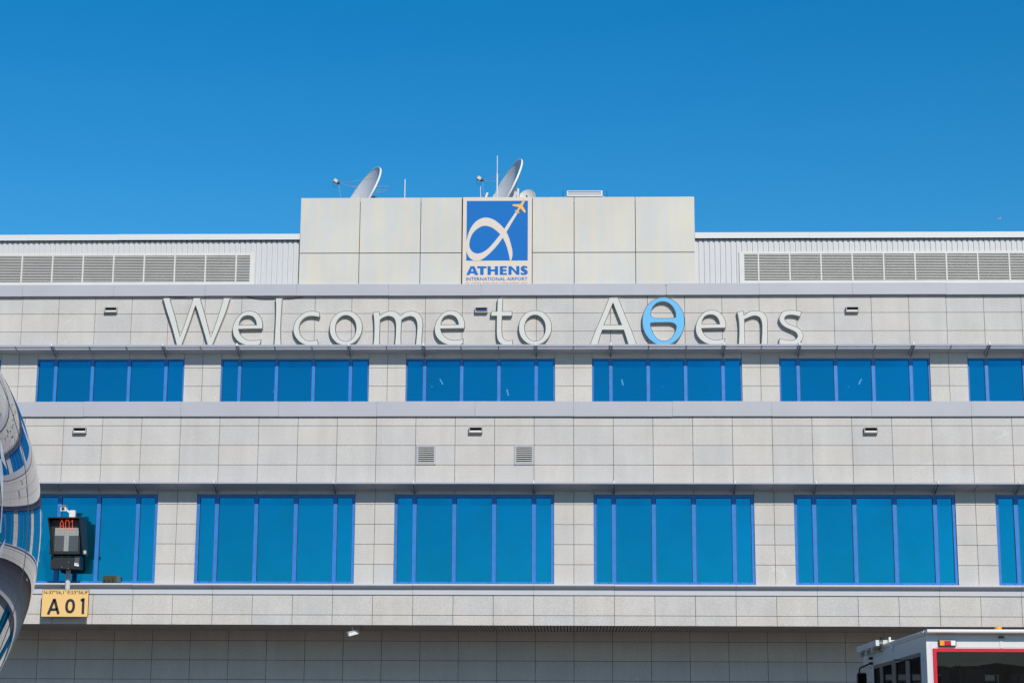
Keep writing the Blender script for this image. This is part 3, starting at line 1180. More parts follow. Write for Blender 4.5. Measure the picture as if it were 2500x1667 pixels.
# ------------------------------------------------------------------ logo board on the block
YB = U - 0.05
sg = thing('logo_sign', 'cream sign board with white alpha and orange plane on blue square, on the rooftop block', 'sign', (-2.5, U, 16.4))
lx = lambda a, b: at(1120 + a / 6.533, 470 + b / 6.533, YB)
bd = MB().box(lx(62, 700).x, lx(1167, 700).x, YB, U + 0.058, 16.405, lx(600, 76).z).build('board', M['sign_cream'], sg, bevel=0.004)
sq = [lx(130, 138), lx(1104, 132), lx(1099, 1084), lx(120, 1088)]
Z_T, Z_B = (sq[0].z + sq[1].z) / 2, (sq[2].z + sq[3].z) / 2
XL_, XR_ = (sq[0].x + sq[3].x) / 2, (sq[1].x + sq[2].x) / 2
plate('blue_square', [[Vector(p) for p in ((XL_, Z_B), (XR_, Z_B), (XR_, Z_T), (XL_, Z_T))]], YB - 0.004, 0.006, M['sign_blue'], sg)
al = [[(912, 308, C), (820, 440), (727, 582, C), (660, 510), (580, 448), (500, 413), (430, 402), (360, 415), (280, 460), (210, 540), (160, 640), (130, 750), (121, 830), (121, 930),
       (150, 1010), (190, 1057), (240, 1086), (285, 1092), (330, 1086), (400, 1050), (480, 985), (560, 905), (640, 810), (702, 722, C), (745, 810), (778, 905), (802, 1005), (815, 1086, C), (836, 1086, C),
       (854, 1020), (857, 955), (840, 860), (805, 735), (762, 630, C), (850, 480), (937, 335, C)],
      [(664, 670, C), (600, 610), (520, 556), (430, 534), (360, 545), (290, 585), (220, 660), (180, 750), (168, 830), (178, 890), (215, 943), (270, 972), (330, 972), (400, 945), (480, 885), (570, 785)]]
plate('alpha_emblem', [conv(l, 1120, 470, 6.533, YB) for l in al], YB - 0.008, 0.006, M['sign_cream'], sg)
pl = [(1020, 135), (1030, 115), (1048, 116), (1055, 130), (1045, 160), (1018, 215, C), (1070, 302, C), (1058, 328, C), (1040, 320), (985, 256, C), (955, 288, C), (965, 325, C), (950, 340, C), (932, 315, C), (912, 304, C),
      (892, 303, C), (900, 288, C), (928, 283, C), (958, 238, C), (855, 215, C), (862, 191, C), (972, 190, C), (990, 180)]
plate('plane_emblem', [conv(pl, 1120, 470, 6.533, YB)], YB - 0.012, 0.006, M['sign_orange'], sg)
AT = [
    [[(120, 1315, C), (187, 1177, C), (250, 1177, C), (313, 1315, C), (256, 1315, C), (245, 1288, C), (183, 1288, C), (172, 1315, C)], [(215, 1206, C), (236, 1258, C), (194, 1258, C)]],
    [[(295, 1177, C), (444, 1177, C), (444, 1208, C), (396, 1208, C), (396, 1314, C), (342, 1314, C), (342, 1208, C), (295, 1208, C)]],
    [[(460, 1177, C), (512, 1177, C), (512, 1227, C), (575, 1227, C), (575, 1177, C), (628, 1177, C), (628, 1314, C), (575, 1314, C), (575, 1258, C), (512, 1258, C), (512, 1314, C), (460, 1314, C)]],
    [[(655, 1175, C), (766, 1175, C), (766, 1203, C), (706, 1203, C), (706, 1229, C), (762, 1229, C), (762, 1257, C), (706, 1257, C), (706, 1286, C), (768, 1286, C), (768, 1313, C), (655, 1313, C)]],
    [[(793, 1175, C), (840, 1175, C), (918, 1258, C), (918, 1175, C), (968, 1175, C), (968, 1312, C), (925, 1312, C), (842, 1224, C), (842, 1312, C), (793, 1312, C)]],
    [[(1092, 1182, C), (1092, 1213, C), (1060, 1202), (1044, 1204), (1042, 1213), (1055, 1222), (1085, 1240), (1099, 1267), (1093, 1295), (1065, 1312), (1030, 1315), (988, 1306, C), (988, 1272, C), (1022, 1285), (1042, 1283),
      (1045, 1273), (1030, 1263), (1000, 1245), (988, 1220), (995, 1190), (1022, 1172), (1055, 1171)]],
]
for ls in AT:
    plate('lettering', [conv(l, 1120, 470, 6.533, YB) for l in ls], YB - 0.006, 0.0055, M['sign_blue'], sg)
a, b = lx(118, 1406), lx(1097, 1350)
text_plate('lettering', 'INTERNATIONAL AIRPORT', a.x, b.x, a.z, b.z, YB - 0.005, 0.0045, M['sign_blue'], sg, 0.008)
a, b = lx(118, 1490), lx(1097, 1433)
text_plate('lettering', 'ELEFTHERIOS VENIZELOS', a.x, b.x, a.z, b.z, YB - 0.005, 0.0045, M['sign_grey'], sg)

# ------------------------------------------------------------------ satellite dishes and aerials on the block
zx = lambda a, b, Y: at(800 + a / 3.675, 370 + b / 3.675, Y)
ROOF = ZT - 0.12


def dish(label, cpx, feedpx, Y, R, gam, top=None, mastpx=None, dark=False, feedlen=1.1):
    c = zx(*cpx, Y)
    fp = zx(*feedpx, Y)
    d = Vector((fp.x - c.x, 0, fp.z - c.z))
    d.normalize()
    ax = Vector((d.x * math.cos(gam), -math.sin(gam), d.z * math.cos(gam))).normalized()
    fl = feedlen / math.cos(gam)
    dep = R * 0.22
    t = thing('satellite_dish', label, 'satellite dish', (c.x + 0.3, Y + 0.2, ROOF), 'satellite dishes on the rooftop block')
    prof = []
    n = 10
    for i in range(n + 1):
        q = i / n
        prof.append((dep * (q * q - 1), max(R * q, 0.001)))
    prof += [(0.012, R * 1.0), (0.012, R + 0.025), (-0.045, R + 0.025), (-0.05, R)]
    for i in range(n, -1, -1):
        q = i / n
        prof.append((dep * (q * q - 1) - 0.025, max(R * q * 0.985, 0.001)))
    mb = MB().lathe(prof, c, ax, 64)
    mb.build('reflector', M['dish'], t, smooth=True)
    f = c + ax * fl
    s = ax.cross(Vector((0, 0, 1))).normalized()
    u = s.cross(ax)
    fh = MB()
    fh.tube([f - ax * 0.10, f - ax * 0.04], 0.035, 10, 1)
    fh.tube([f - ax * 0.04, f + ax * 0.02], 0.06, 12, 1)
    fh.bar(f + ax * 0.02, f + ax * 0.15, 0.10, 0.11, 0)
    fh.tube(cat([f + ax * 0.12 - u * 0.05, f + ax * 0.1 - u * 0.18, f - u * 0.2, f - ax * 0.06 - u * 0.06]), 0.008, 5, 1)
    fh.build('feed_horn', [M['beige'], M['dark_metal']], t)
    for k in range(3):
        a = math.radians(36 + 120 * k)
        rim = c + (s * math.cos(a) + u * math.sin(a)) * (R * 0.97)
        MB().tube([f - ax * 0.05, rim], 0.0065, 6).build('strut', M['galv'], t)
    back = c - ax * (dep + 0.03)
    bx = MB()
    bx.bar(back, back - ax * 0.16, 0.35, 0.35, 0)
    bx.bar(back - ax * 0.16, back - ax * 0.30 - u * 0.08, 0.14, 0.2, 0)
    bx.build('mount', M['dark_metal'] if dark else M['galv'], t)
    mp = back - ax * 0.27
    if mastpx:
        q = zx(*mastpx, Y)
        mp = Vector((q.x, mp.y, q.z))
    MB().tube([(mp.x, mp.y, ROOF), (mp.x, mp.y, mp.z + 0.03)], 0.07, 12).build('mast', M['galv'] if not dark else M['dark_metal'], t)
    MB().box(mp.x - 0.2, mp.x + 0.2, mp.y - 0.2, mp.y + 0.2, ROOF, ROOF + 0.02).build('base_plate', M['galv'], t)
    return t


dish('large grey dish with edge-on tilt at the left end of the rooftop block', (291, 408), (95, 305), U + 2.2, 1.19, math.radians(26), mastpx=(415, 395), dark=True, feedlen=0.84)
dish('large grey dish above the logo sign, the tallest dish on the roof', (1570, 361), (1372, 270), U + 2.2, 1.25, math.radians(19), mastpx=(1704, 330), feedlen=0.81)
# small dish facing the camera
dc = zx(1784, 414, U + 3.2)
t = thing('satellite_dish', 'small round dish facing forward beside the tallest dish', 'satellite dish', (dc.x, U + 3.4, ROOF), 'satellite dishes on the rooftop block')
ax = Vector((-0.42, -0.86, 0.28)).normalized()
prof = [(0.08 * (q * q - 1), max(0.31 * q, 0.001)) for q in [i / 8 for i in range(9)]] + [(0.01, 0.325), (-0.03, 0.325)] + \
       [(0.08 * (q * q - 1) - 0.02, max(0.30 * q, 0.001)) for q in [i / 8 for i in range(8, -1, -1)]]
MB().lathe(prof, dc, ax, 48).build('reflector', M['dish'], t, smooth=True)
MB().bar(dc + ax * 0.02 + Vector((0, 0, 0.06)), dc - ax * 0.06 + Vector((0, 0, 0.06)), 0.03, 0.05).build('bolt_plate', M['dark_metal'], t)
MB().tube([(dc.x, U + 3.4, ROOF), (dc.x, U + 3.3, dc.z)], 0.03, 8).build('mast', M['galv'], t)


def aerial(label, x, y0, Y, r, seg=None, name='whip_aerial', base=None):
    p = zx(x, y0, Y)
    t = thing(name, label, 'aerial', (p.x, Y, ROOF), 'rod aerials on the rooftop block')
    if seg:
        q = zx(x, seg, Y)
        MB().tube([(p.x, Y, ROOF), (p.x, Y, q.z)], r * 1.5, 8).build('sleeve', M['white'], t)
        MB().tube([(p.x, Y, q.z), (p.x, Y, p.z)], r * 0.8, 8).build('rod', M['white'], t)
    else:
        MB().tube([(p.x, Y, ROOF + 0.05), (p.x, Y, p.z)], r, 8).build('rod', M['white'], t)
        MB().tube([(p.x, Y, ROOF), (p.x, Y, zx(x, base, Y).z if base else ROOF + 0.05)], r * 1.8, 8).build('base', M['beige'], t)


aerial('tallest thin white whip aerial in front of the large dish', 1522, 38, U + 1.6, 0.018, 200)
aerial('short white rod aerial standing alone right of the left dish', 694, 248, U + 1.6, 0.019)
aerial('short thin rod on a pinkish base left of the tallest whip', 1372, 315, U + 1.6, 0.012, base=402)
aerial('short white rod right of the logo dish, in front of its mast', 1653, 340, U + 3.0, 0.014)
aerial('stub of a white rod beneath the left dish', 383, 388, U + 3.0, 0.012)
# small tilted panel aerial
p0, p1 = zx(1414, 425, U + 1.8), zx(1434, 370, U + 1.8)
t = thing('panel_aerial', 'small white tilted panel aerial left of the tallest whip', 'aerial', (p0.x, U + 1.8, ROOF))
MB().bar(p0, p1, 0.07, 0.035, up=(0, 1, 0)).build('panel', M['white'], t, bevel=0.006)
MB().bar(p0 + Vector((-0.04, 0.02, 0)), p1 + Vector((-0.045, 0.02, -0.02)), 0.06, 0.02, up=(0, 1, 0)).build('back_plate', M['dark_metal'], t)
MB().tube([(p0.x, U + 1.85, ROOF), (p0.x, U + 1.85, p0.z + 0.1)], 0.015, 6).build('mast', M['galv'], t)
# yagi behind the left dish
Yg = U + 3.4
t = thing('yagi_aerial', 'thin horizontal multi rod aerial behind the left dish', 'aerial', (zx(375, 400, Yg).x, Yg, ROOF))
for (xa, xb, y) in ((195, 557, 314), (237, 532, 345), (250, 507, 365)):
    MB().tube([zx(xa, y, Yg), zx(xb, y, Yg)], 0.010, 6).build('element', M['galv'], t)
q = zx(372, 314, Yg)
MB().tube([(q.x, Yg, ROOF), (q.x, Yg, q.z + 0.03)], 0.02, 8).build('mast', M['galv'], t)
# flat lit box unit
yx = lambda a, b, Y: at(700 + a / 2.306, 360 + b / 2.306, Y)
Yr = U + 1.0
a, b = yx(1578, 276, Yr), yx(1777, 243, Yr)
t = thing('roof_light', 'flat grey glazed box with white frame on the right of the rooftop block', 'roof unit', ((a.x + b.x) / 2, Yr, ROOF))
fr = MB()
for (p, q, r_, s_) in ((a.x, b.x, b.z - 0.022, b.z), (a.x, b.x, a.z, a.z + 0.03), (a.x, a.x + 0.03, a.z + 0.03, b.z - 0.022), (b.x - 0.05, b.x, a.z + 0.03, b.z - 0.022)):
    fr.box(p, q, Yr, Yr + 0.3, r_, s_)
fr.build('frame', M['white'], t)
MB().box(a.x + 0.03, b.x - 0.05, Yr + 0.02, Yr + 0.28, a.z + 0.03, b.z - 0.022).build('panel', M['fascia'], t)
MB().box(a.x - 0.04, b.x + 0.02, Yr + 0.02, Yr + 0.3, a.z - 0.02, a.z - 0.002).build('base', M['dark_metal'], t)
for xx, sgn in ((a.x, -1), (b.x, 1)):
    MB().hexa([(xx - 0.04, Yr + 0.05, a.z + 0.02), (xx + 0.04, Yr + 0.05, a.z + 0.02), (xx + 0.04 + 0.05 * sgn, Yr + 0.05, ROOF), (xx - 0.04 + 0.13 * sgn, Yr + 0.05, ROOF)],
              [(xx - 0.04, Yr + 0.25, a.z + 0.02), (xx + 0.04, Yr + 0.25, a.z + 0.02), (xx + 0.04 + 0.05 * sgn, Yr + 0.25, ROOF), (xx - 0.04 + 0.13 * sgn, Yr + 0.25, ROOF)]).build('foot', M['white'], t)
for px_ in (1555, 1803):
    p = yx(px_, 240, Yr)
    MB().tube([(p.x, Yr + 0.1, ROOF), (p.x, Yr + 0.1, p.z)], 0.008, 6).build('rod', M['black_plastic'], t)

# ------------------------------------------------------------------ docking display on its post
vx = lambda a, b, Y: at(60 + a / 4.125, 1180 + b / 4.125, Y)
YF, YK = -1.12, -0.42
q = vx(437, 1060, -0.285)
t = thing('docking_display', 'black hooded docking display showing A01 in red, on a pole before the left window', 'display', (q.x, -0.285, 6.5))
tl, tr_, br_, bl_ = vx(231, 336, YF), vx(561, 336, YF), vx(580, 706, YF), vx(252, 706, YF)
tl, tr_ = Vector((tl.x, YF, (tl.z + tr_.z) / 2)), Vector((tr_.x, YF, (tl.z + tr_.z) / 2))
ztop, zbot = tl.z, (br_.z + bl_.z) / 2
xl, xr = tl.x, tr_.x
xlb, xrb = bl_.x + 0.02, br_.x - 0.02
th = 0.03
hood = MB()
# top, sides and floor of the hood, deeper at the top
YB2 = YF + 0.14
hood.hexa([(xl, YF, ztop), (xr, YF, ztop), (xr, YK + 0.05, ztop - 0.02), (xl, YK + 0.05, ztop - 0.02)], [(xl, YF, ztop - th), (xr, YF, ztop - th), (xr, YK + 0.05, ztop - th - 0.02), (xl, YK + 0.05, ztop - th - 0.02)])
for xa, xb, s in ((xl, xlb, 1), (xr, xrb, -1)):
    hood.hexa([(xa, YF, ztop - th), (xb, YF + 0.22, zbot), (xb, YK + 0.05, zbot), (xa, YK + 0.05, ztop - th)],
              [(xa + s * th, YF, ztop - th), (xb + s * th, YF + 0.22, zbot), (xb + s * th, YK + 0.05, zbot), (xa + s * th, YK + 0.05, ztop - th)])
hood.build('hood', M['box_black'], t)
YSC = YF + 0.26
sa, sb = vx(296, 680, YSC), vx(553, 345, YSC)
bd = MB()
bd.box(xl + th + 0.005, xr - th - 0.005, YSC + 0.01, YK + 0.04, zbot + 0.02, ztop - th - 0.025)
bd.build('housing', M['box_black'], t)
zc = vx(420, 445, YSC).z
scn = MB()
nx, ny = 10, 9
gx, gz = (sb.x - sa.x) / nx, (zc - sa.z) / ny
for i in range(nx):
    for j in range(ny):
        light = j >= ny - 3 or i in (4, 5)
        scn.box(sa.x + gx * i + 0.002, sa.x + gx * (i + 1) - 0.002, YSC, YSC + 0.009, sa.z + gz * j + 0.002, sa.z + gz * (j + 1) - 0.002, 1 if light else 0)
scn.build('screen', [M['screen_dark'], M['screen_light']], t)


def strokes(name, segs, wd, Y, mtl, parent, fx, dots=False):
    mb = MB()
    for s in segs:
        for p, q in zip(s[:-1], s[1:]):
            a_, b_ = fx(*p), fx(*q)
            a_, b_ = Vector((a_.x, Y, a_.z)), Vector((b_.x, Y, b_.z))
            if dots:
                L_ = (b_ - a_).length
                k = max(2, int(L_ / (wd * 1.35)))
                for i in range(k + 1):
                    c_ = a_ + (b_ - a_) * (i / k)
                    mb.box(c_.x - wd / 2, c_.x + wd / 2, Y - 0.004, Y, c_.z - wd / 2, c_.z + wd / 2)
            else:
                mb.bar(a_, b_, 0.006, wd, up=(0, 1, 0)) if False else mb.add(*quadbar(a_, b_, wd, Y))
    return mb.build(name, mtl, parent)


def quadbar(a_, b_, wd, Y):
    d = (b_ - a_).normalized()
    n_ = Vector((-d.z, 0, d.x)) * (wd / 2)
    e_ = d * (wd * 0.02)
    vs = []
    for y in (Y, Y + 0.003):
        for p in (a_ - e_ + n_, a_ - e_ - n_, b_ + e_ - n_, b_ + e_ + n_):
            vs.append((p.x, y, p.z))
    return vs, [(0, 1, 2, 3), (7, 6, 5, 4), (0, 4, 5, 1), (1, 5, 6, 2), (2, 6, 7, 3), (3, 7, 4, 0)]


fxd = lambda a_, b_: vx(a_, b_, YSC)
strokes('led_text', [[(360, 458), (360, 400), (376, 370), (392, 400), (392, 458)], [(360, 424), (392, 424)],
                     [(414, 385), (422, 370), (442, 370), (450, 385), (450, 444), (442, 458), (422, 458), (414, 444), (414, 385)],
                     [(470, 385), (483, 370), (483, 458)], [(470, 458), (492, 458)]], 0.016, YSC - 0.008, M['led'], t, fxd, True)
YB0 = -0.74
la, lb = vx(257, 858, YB0), vx(556, 716, YB0)
lw = MB()
lw.box(la.x, lb.x, YB0 + 0.02, -0.27, la.z, zbot - 0.012)
lw.box(la.x + 0.01, vx(385, 790, YB0).x, YB0 + 0.01, YB0 + 0.025, la.z + 0.01, zbot - 0.02)
lw.box(vx(390, 790, YB0).x, vx(490, 790, YB0).x, YB0 + 0.007, YB0 + 0.025, la.z + 0.005, zbot - 0.016)
lw.build('sensor_box', M['box_black'], t, bevel=0.004)
bo = MB()
for (u_, v_) in ((378, 736), (443, 728), (443, 790), (376, 838), (440, 853)):
    c_ = vx(u_, v_, YB0)
    bo.tube([(c_.x, YB0 - 0.006, c_.z), (c_.x, YB0 + 0.02, c_.z)], 0.011, 8)
bo.build('bolt', M['galv'], t)
wa, wb = vx(500, 832, YB0), vx(550, 730, YB0)
MB().box(wa.x, wb.x, YB0 + 0.013, YB0 + 0.018, wa.z, wb.z).build('sensor_window', M['screen_dark'], t)
mr_ = MB()
for (u0, v0, u1, v1) in ((500, 828, 522, 798), (520, 832, 548, 815), (512, 812, 540, 802)):
    p, q = vx(u0, v0, YB0), vx(u1, v1, YB0)
    mr_.box(p.x, q.x, YB0 - 0.005, YB0 + 0.012, p.z, q.z)
mr_.build('sensor_mirror', M['white'], t, bevel=0.006)
pa, pb = vx(586, 708, YF + 0.3), vx(620, 674, YF + 0.3)
MB().box(pa.x, pb.x, YF + 0.26, YF + 0.36, pa.z, pb.z).build('junction_box', M['beige'], t, bevel=0.004)
ps = vx(437, 960, -0.285)
MB().tube([(ps.x, -0.285, ps.z), (ps.x, -0.285, la.z + 0.02)], 0.072, 20).build('post', M['fascia'], t, smooth=True)
MB().tube([(ps.x, -0.285, 5.9), (ps.x, -0.285, ps.z + 0.005)], 0.079, 20).build('post_sleeve', M['ledge'], t, smooth=True)
MB().box(ps.x - 0.08, ps.x + 0.08, -0.30, P, 5.95, 6.05).build('wall_arm', M['ledge'], t)
MB().box(vx(528, 310, YK).x, vx(582, 310, YK).x, YK - 0.16, YK + 0.04, ztop - 0.03, ztop + 0.07).build('cable_gland', M['box_black'], t, bevel=0.01)

# camera on top of the display
yq = -0.75
c0 = vx(388, 252, yq - 0.15)
t = thing('security_camera', 'white boxy security camera with round lens on top of the docking display', 'camera', (vx(480, 320, yq).x, yq, ztop))
hs_ = MB().box(c0.x - 0.085, c0.x + 0.085, yq - 0.15, yq + 0.02, c0.z - 0.08, c0.z + 0.075)
hs_.build('camera_housing', M['white'], t, bevel=0.012)
MB().box(c0.x - 0.105, c0.x + 0.10, yq - 0.19, yq + 0.02, c0.z + 0.079, c0.z + 0.092).build('sun_visor', M['fascia'], t)
ln = MB()
ln.tube([(c0.x, yq - 0.16, c0.z), (c0.x, yq - 0.149, c0.z)], 0.060, 24, 0)
ln.build('lens_ring', M['galv'], t, smooth=True)
MB().tube([(c0.x, yq - 0.175, c0.z), (c0.x, yq - 0.155, c0.z)], 0.040, 20).build('lens', M['black_plastic'], t, smooth=True)
b0 = vx(478, 295, yq)
MB().tube([(c0.x + 0.07, yq - 0.02, c0.z - 0.02), (b0.x - 0.05, yq, b0.z - 0.02), (b0.x - 0.03, yq, ztop + 0.01)], 0.028, 10).build('arm', M['white'], t, smooth=True)
MB().box(b0.x - 0.075, b0.x + 0.10, yq - 0.05, yq + 0.10, ztop + 0.002, b0.z + 0.075).build('base_box', M['white'], t, bevel=0.012)

# ------------------------------------------------------------------ yellow stand sign
YG = -0.42
a, b = vx(166, 1338, YG), vx(646, 1070, YG)
t = thing('stand_sign', 'yellow A01 stand sign with coordinates below the docking display', 'sign', ((a.x + b.x) / 2, -0.7, a.z))
MB().box(a.x, b.x, YG, YG + 0.05, a.z, b.z).build('panel', M['yellow'], t, bevel=0.004)
ed = MB()
for (p, q, r_, s_) in ((a.x - 0.006, b.x + 0.006, b.z, b.z + 0.012), (a.x - 0.006, b.x + 0.006, a.z - 0.010, a.z), (a.x - 0.008, a.x, a.z, b.z), (b.x, b.x + 0.008, a.z, b.z)):
    ed.box(p, q, YG + 0.006, YG + 0.055, r_, s_)
ed.build('edge_trim', M['ink'], t)
fxs = lambda u_, v_: vx(u_, v_, YG)
strokes('lettering', [[(237, 1316), (301, 1160)], [(341, 1313), (301, 1160)], [(268, 1268), (328, 1265)]], 0.082, YG - 0.004, M['ink'], t, fxs)
cz, rx_, rz_ = fxs(459, 1232), 0.105, 0.172
out_, inn_ = [], []
n = 40
for k in range(n):
    an = 2 * math.pi * k / n
    ex = lambda v: math.copysign(abs(v) ** 0.9, v)
    out_.append(Vector((cz.x + (rx_ + 0.043) * ex(math.cos(an)), cz.z + (rz_ + 0.043) * ex(math.sin(an)))))
    inn_.append(Vector((cz.x + (rx_ - 0.038) * ex(math.cos(an)), cz.z + (rz_ - 0.038) * ex(math.sin(an)))))
plate('lettering', [out_, inn_], YG - 0.004, 0.003, M['ink'], t)
strokes('lettering', [[(593, 1152), (586, 1312)], [(566, 1177), (593, 1165)]], 0.078, YG - 0.004, M['ink'], t, fxs)
p, q = vx(192, 1116, YG), vx(640, 1078, YG)
text_plate('lettering', "N:37°56,1' E:23°56,9'", p.x, q.x, p.z, q.z, YG - 0.003, 0.002, M['ink'], t, 0.012)
bo = MB()
for (u_, v_) in ((185, 1130), (178, 1272), (640, 1125), (634, 1262)):
    c_ = fxs(u_, v_)
    bo.tube([(c_.x, YG - 0.004, c_.z), (c_.x, YG + 0.01, c_.z)], 0.008, 6)
bo.build('bolt', M['yellow_edge'], t)
br = MB()
for x in (a.x + 0.3, b.x - 0.3):
    br.box(x - 0.03, x + 0.03, YG + 0.05, P, (a.z + b.z) / 2 + 0.05, (a.z + b.z) / 2 + 0.11)
br.build('wall_bracket', M['galv'], t)

# added dark box on the sill, standing in for a reflection in the pane
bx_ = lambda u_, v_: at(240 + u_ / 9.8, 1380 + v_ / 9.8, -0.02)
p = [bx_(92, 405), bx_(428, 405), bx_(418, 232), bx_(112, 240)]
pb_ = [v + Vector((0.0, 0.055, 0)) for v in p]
t = thing('reflection_box', 'small dark box standing in for a reflection at the foot of the left window, right of the display', 'box', (bx_(300, 405).x, 0, p[0].z))
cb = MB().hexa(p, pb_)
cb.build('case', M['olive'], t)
MB().hexa([bx_(432, 405), bx_(540, 400), bx_(526, 268), bx_(422, 232)], [v + Vector((0, 0.05, 0)) for v in (bx_(432, 405), bx_(540, 400), bx_(526, 268), bx_(422, 232))]).build('reflection_side', mat('grey_green_reflection', (0.05, 0.09, 0.085), 0.5), t)
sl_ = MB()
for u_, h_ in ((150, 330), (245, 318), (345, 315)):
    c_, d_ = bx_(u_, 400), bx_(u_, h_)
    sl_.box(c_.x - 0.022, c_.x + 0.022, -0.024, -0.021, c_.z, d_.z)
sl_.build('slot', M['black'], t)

# ------------------------------------------------------------------ camera under the soffit
kx = lambda u_, v_: at(380 + u_ / 2.868, 1380 + v_ / 2.868, 0.15)
t = thing('security_camera', 'white bullet camera hanging from the soffit of the parapet', 'camera', (kx(1377, 415).x, 0.15, 5.32))
pa, pb = kx(1350, 482), kx(1417, 462)
MB().bar(pa + Vector((0, -0.12, -0.01)), pb + Vector((0, 0.10, 0.0)), 0.10, 0.115).build('camera_housing', M['white'], t, bevel=0.012)
MB().bar(pa + Vector((-0.02, -0.15, 0.055)), pb + Vector((0.01, 0.10, 0.062)), 0.12, 0.012).build('sun_visor', M['white'], t)
MB().tube([kx(1377, 412), kx(1377, 455)], 0.016, 8).build('stem', M['galv'], t)
MB().tube(cat([kx(1385, 414), kx(1415, 416), kx(1440, 424), kx(1446, 437), kx(1430, 450), kx(1414, 458)]), 0.008, 6).build('cable', M['black_plastic'], t)

# ------------------------------------------------------------------ lift vehicle at the lower right
DV = 30.0
YV = CAM.y + DV
nx_ = lambda u_, v_, Y=YV: at(2060 + u_ / 5.345, 1500 + v_ / 5.345, Y)
XV = nx_(1078, 400).x
ZR = nx_(1110, 195).z
LEN = 5.5
WID = 2.5
t = thing('lift_vehicle', 'white box bodied lift truck with red framed rear window and amber beacon, seen from behind', 'truck', (XV + WID / 2, YV + 2.7, 0))
YE = YV + LEN
zr = lambda v_: nx_(1500, v_).z - 0.0
ZG = nx_(1180, 437).z       # top of red frame
FLOOR = 1.15
XR = XV + WID
xg = nx_(1162, 500).x
body = MB()
OVH = 0.165
yr = YV
# rear wall round the window, side wall with a strip of windows, roof, front wall, floor
body.box(XV, XR, yr, yr + 0.05, ZG, ZR - 0.06)
body.box(XV, xg, yr, yr + 0.05, FLOOR, ZG)
body.box(XR - (xg - XV), XR, yr, yr + 0.05, FLOOR, ZG)
body.box(xg, XR - (xg - XV), yr, yr + 0.05, FLOOR, FLOOR + 0.55)
sx_ = lambda u_, v_: atx(2080 + u_ / 12.34, 1540 + v_ / 12.34, XV)
s0, s1 = sx_(2060, 690), sx_(660, 992)
ZW = (s0.z + s1.z) / 2 + 0.0
ya, yb = s0.y, min(s1.y, YE - 0.12)
body.box(XV, XV + 0.04, yr + 0.05, YE, ZW, ZR - 0.05)
body.box(XV, XV + 0.04, yr + 0.05, ya, FLOOR, ZW)
body.box(XV, XV + 0.04, yb, YE, FLOOR, ZW)
body.box(XV, XV + 0.04, ya, yb, FLOOR, ZW - 1.15)
body.box(XR - 0.04, XR, yr + 0.05, YE, FLOOR, ZR - 0.05)
body.box(XV + 0.04, XR - 0.04, yr + 0.05, YE, ZR - 0.09, ZR - 0.05)
body.box(XV + 0.04, XR - 0.04, yr + 0.05, YE, FLOOR - 0.1, FLOOR)
body.box(XV + 0.04, XR - 0.04, YE - 0.04, YE, FLOOR, 1.7)
body.box(XV + 0.04, XR - 0.04, YE - 0.04, YE, 3.1, ZR - 0.09)
body.box(XV + 0.04, XV + 0.2, YE - 0.04, YE, 1.7, 3.1)
body.box(XR - 0.2, XR - 0.04, YE - 0.04, YE, 1.7, 3.1)
body.build('body', M['van_white'], t)
rt = MB()
rt.prism([(yr - OVH, ZR - 0.048), (yr - OVH, ZR - 0.006), (yr - OVH + 0.03, ZR), (yr + 0.06, ZR), (yr + 0.06, ZR - 0.06), (yr - OVH + 0.04, ZR - 0.066)], XV - 0.01, XR + 0.01)
rt.build('rear_visor', M['van_white'], t, bevel=0.006)
rl = MB()
rl.box(XV - 0.02, XV + 0.03, yr + 0.062, YE, ZR - 0.075, ZR - 0.005)
rl.box(XV - 0.035, XV - 0.021, yr + 0.062, YE, ZR - 0.045, ZR - 0.02)
rl.box(XR - 0.03, XR + 0.02, yr + 0.062, YE, ZR - 0.075, ZR - 0.005)
rl.build('roof_rail', M['van_white'], t)
tr = MB()
tr.box(XV - 0.004, nx_(1138, 500).x, yr - 0.012, yr, FLOOR, nx_(1078, 365).z)
tr.box(nx_(1142, 500).x, xg - 0.01, yr - 0.005, yr, FLOOR, nx_(1078, 300).z)
tr.box(nx_(1200, 300).x, XR - 0.1, yr - 0.006, yr, nx_(1500, 425).z, nx_(1500, 418).z)
tr.build('corner_trim', M['van_white'], t)
RW = 0.052
rd = MB()
rd.box(xg, XR - (xg - XV), yr - 0.014, yr + 0.03, ZG - RW, ZG)
rd.box(xg, xg + RW * 1.05, yr - 0.014, yr + 0.03, FLOOR + 0.55, ZG - RW)
rd.box(XR - (xg - XV) - RW, XR - (xg - XV), yr - 0.014, yr + 0.03, FLOOR + 0.55, ZG - RW)
rd.build('rear_window_frame', M['van_red'], t)
gl = MB()
gl.add([(xg + RW, yr + 0.004, FLOOR + 0.55), (XR - (xg - XV) - RW, yr + 0.004, FLOOR + 0.55), (XR - (xg - XV) - RW, yr + 0.004, ZG - RW), (xg + RW, yr + 0.004, ZG - RW)], [(0, 1, 2, 3)])
gl.build('rear_window', M['van_glass'], t)
it = MB()
p, q = nx_(1290, 893, yr + 1.2), nx_(1835, 618, yr + 1.2)
it.box(p.x, q.x, yr + 1.2, yr + 1.3, FLOOR, q.z)
it.box(p.x, q.x, yr + 1.19, yr + 1.2, q.z - 0.10, q.z - 0.09, 1)
it.box((p.x + q.x) / 2 - 0.005, (p.x + q.x) / 2 + 0.005, yr + 1.19, yr + 1.2, FLOOR, q.z - 0.1, 1)
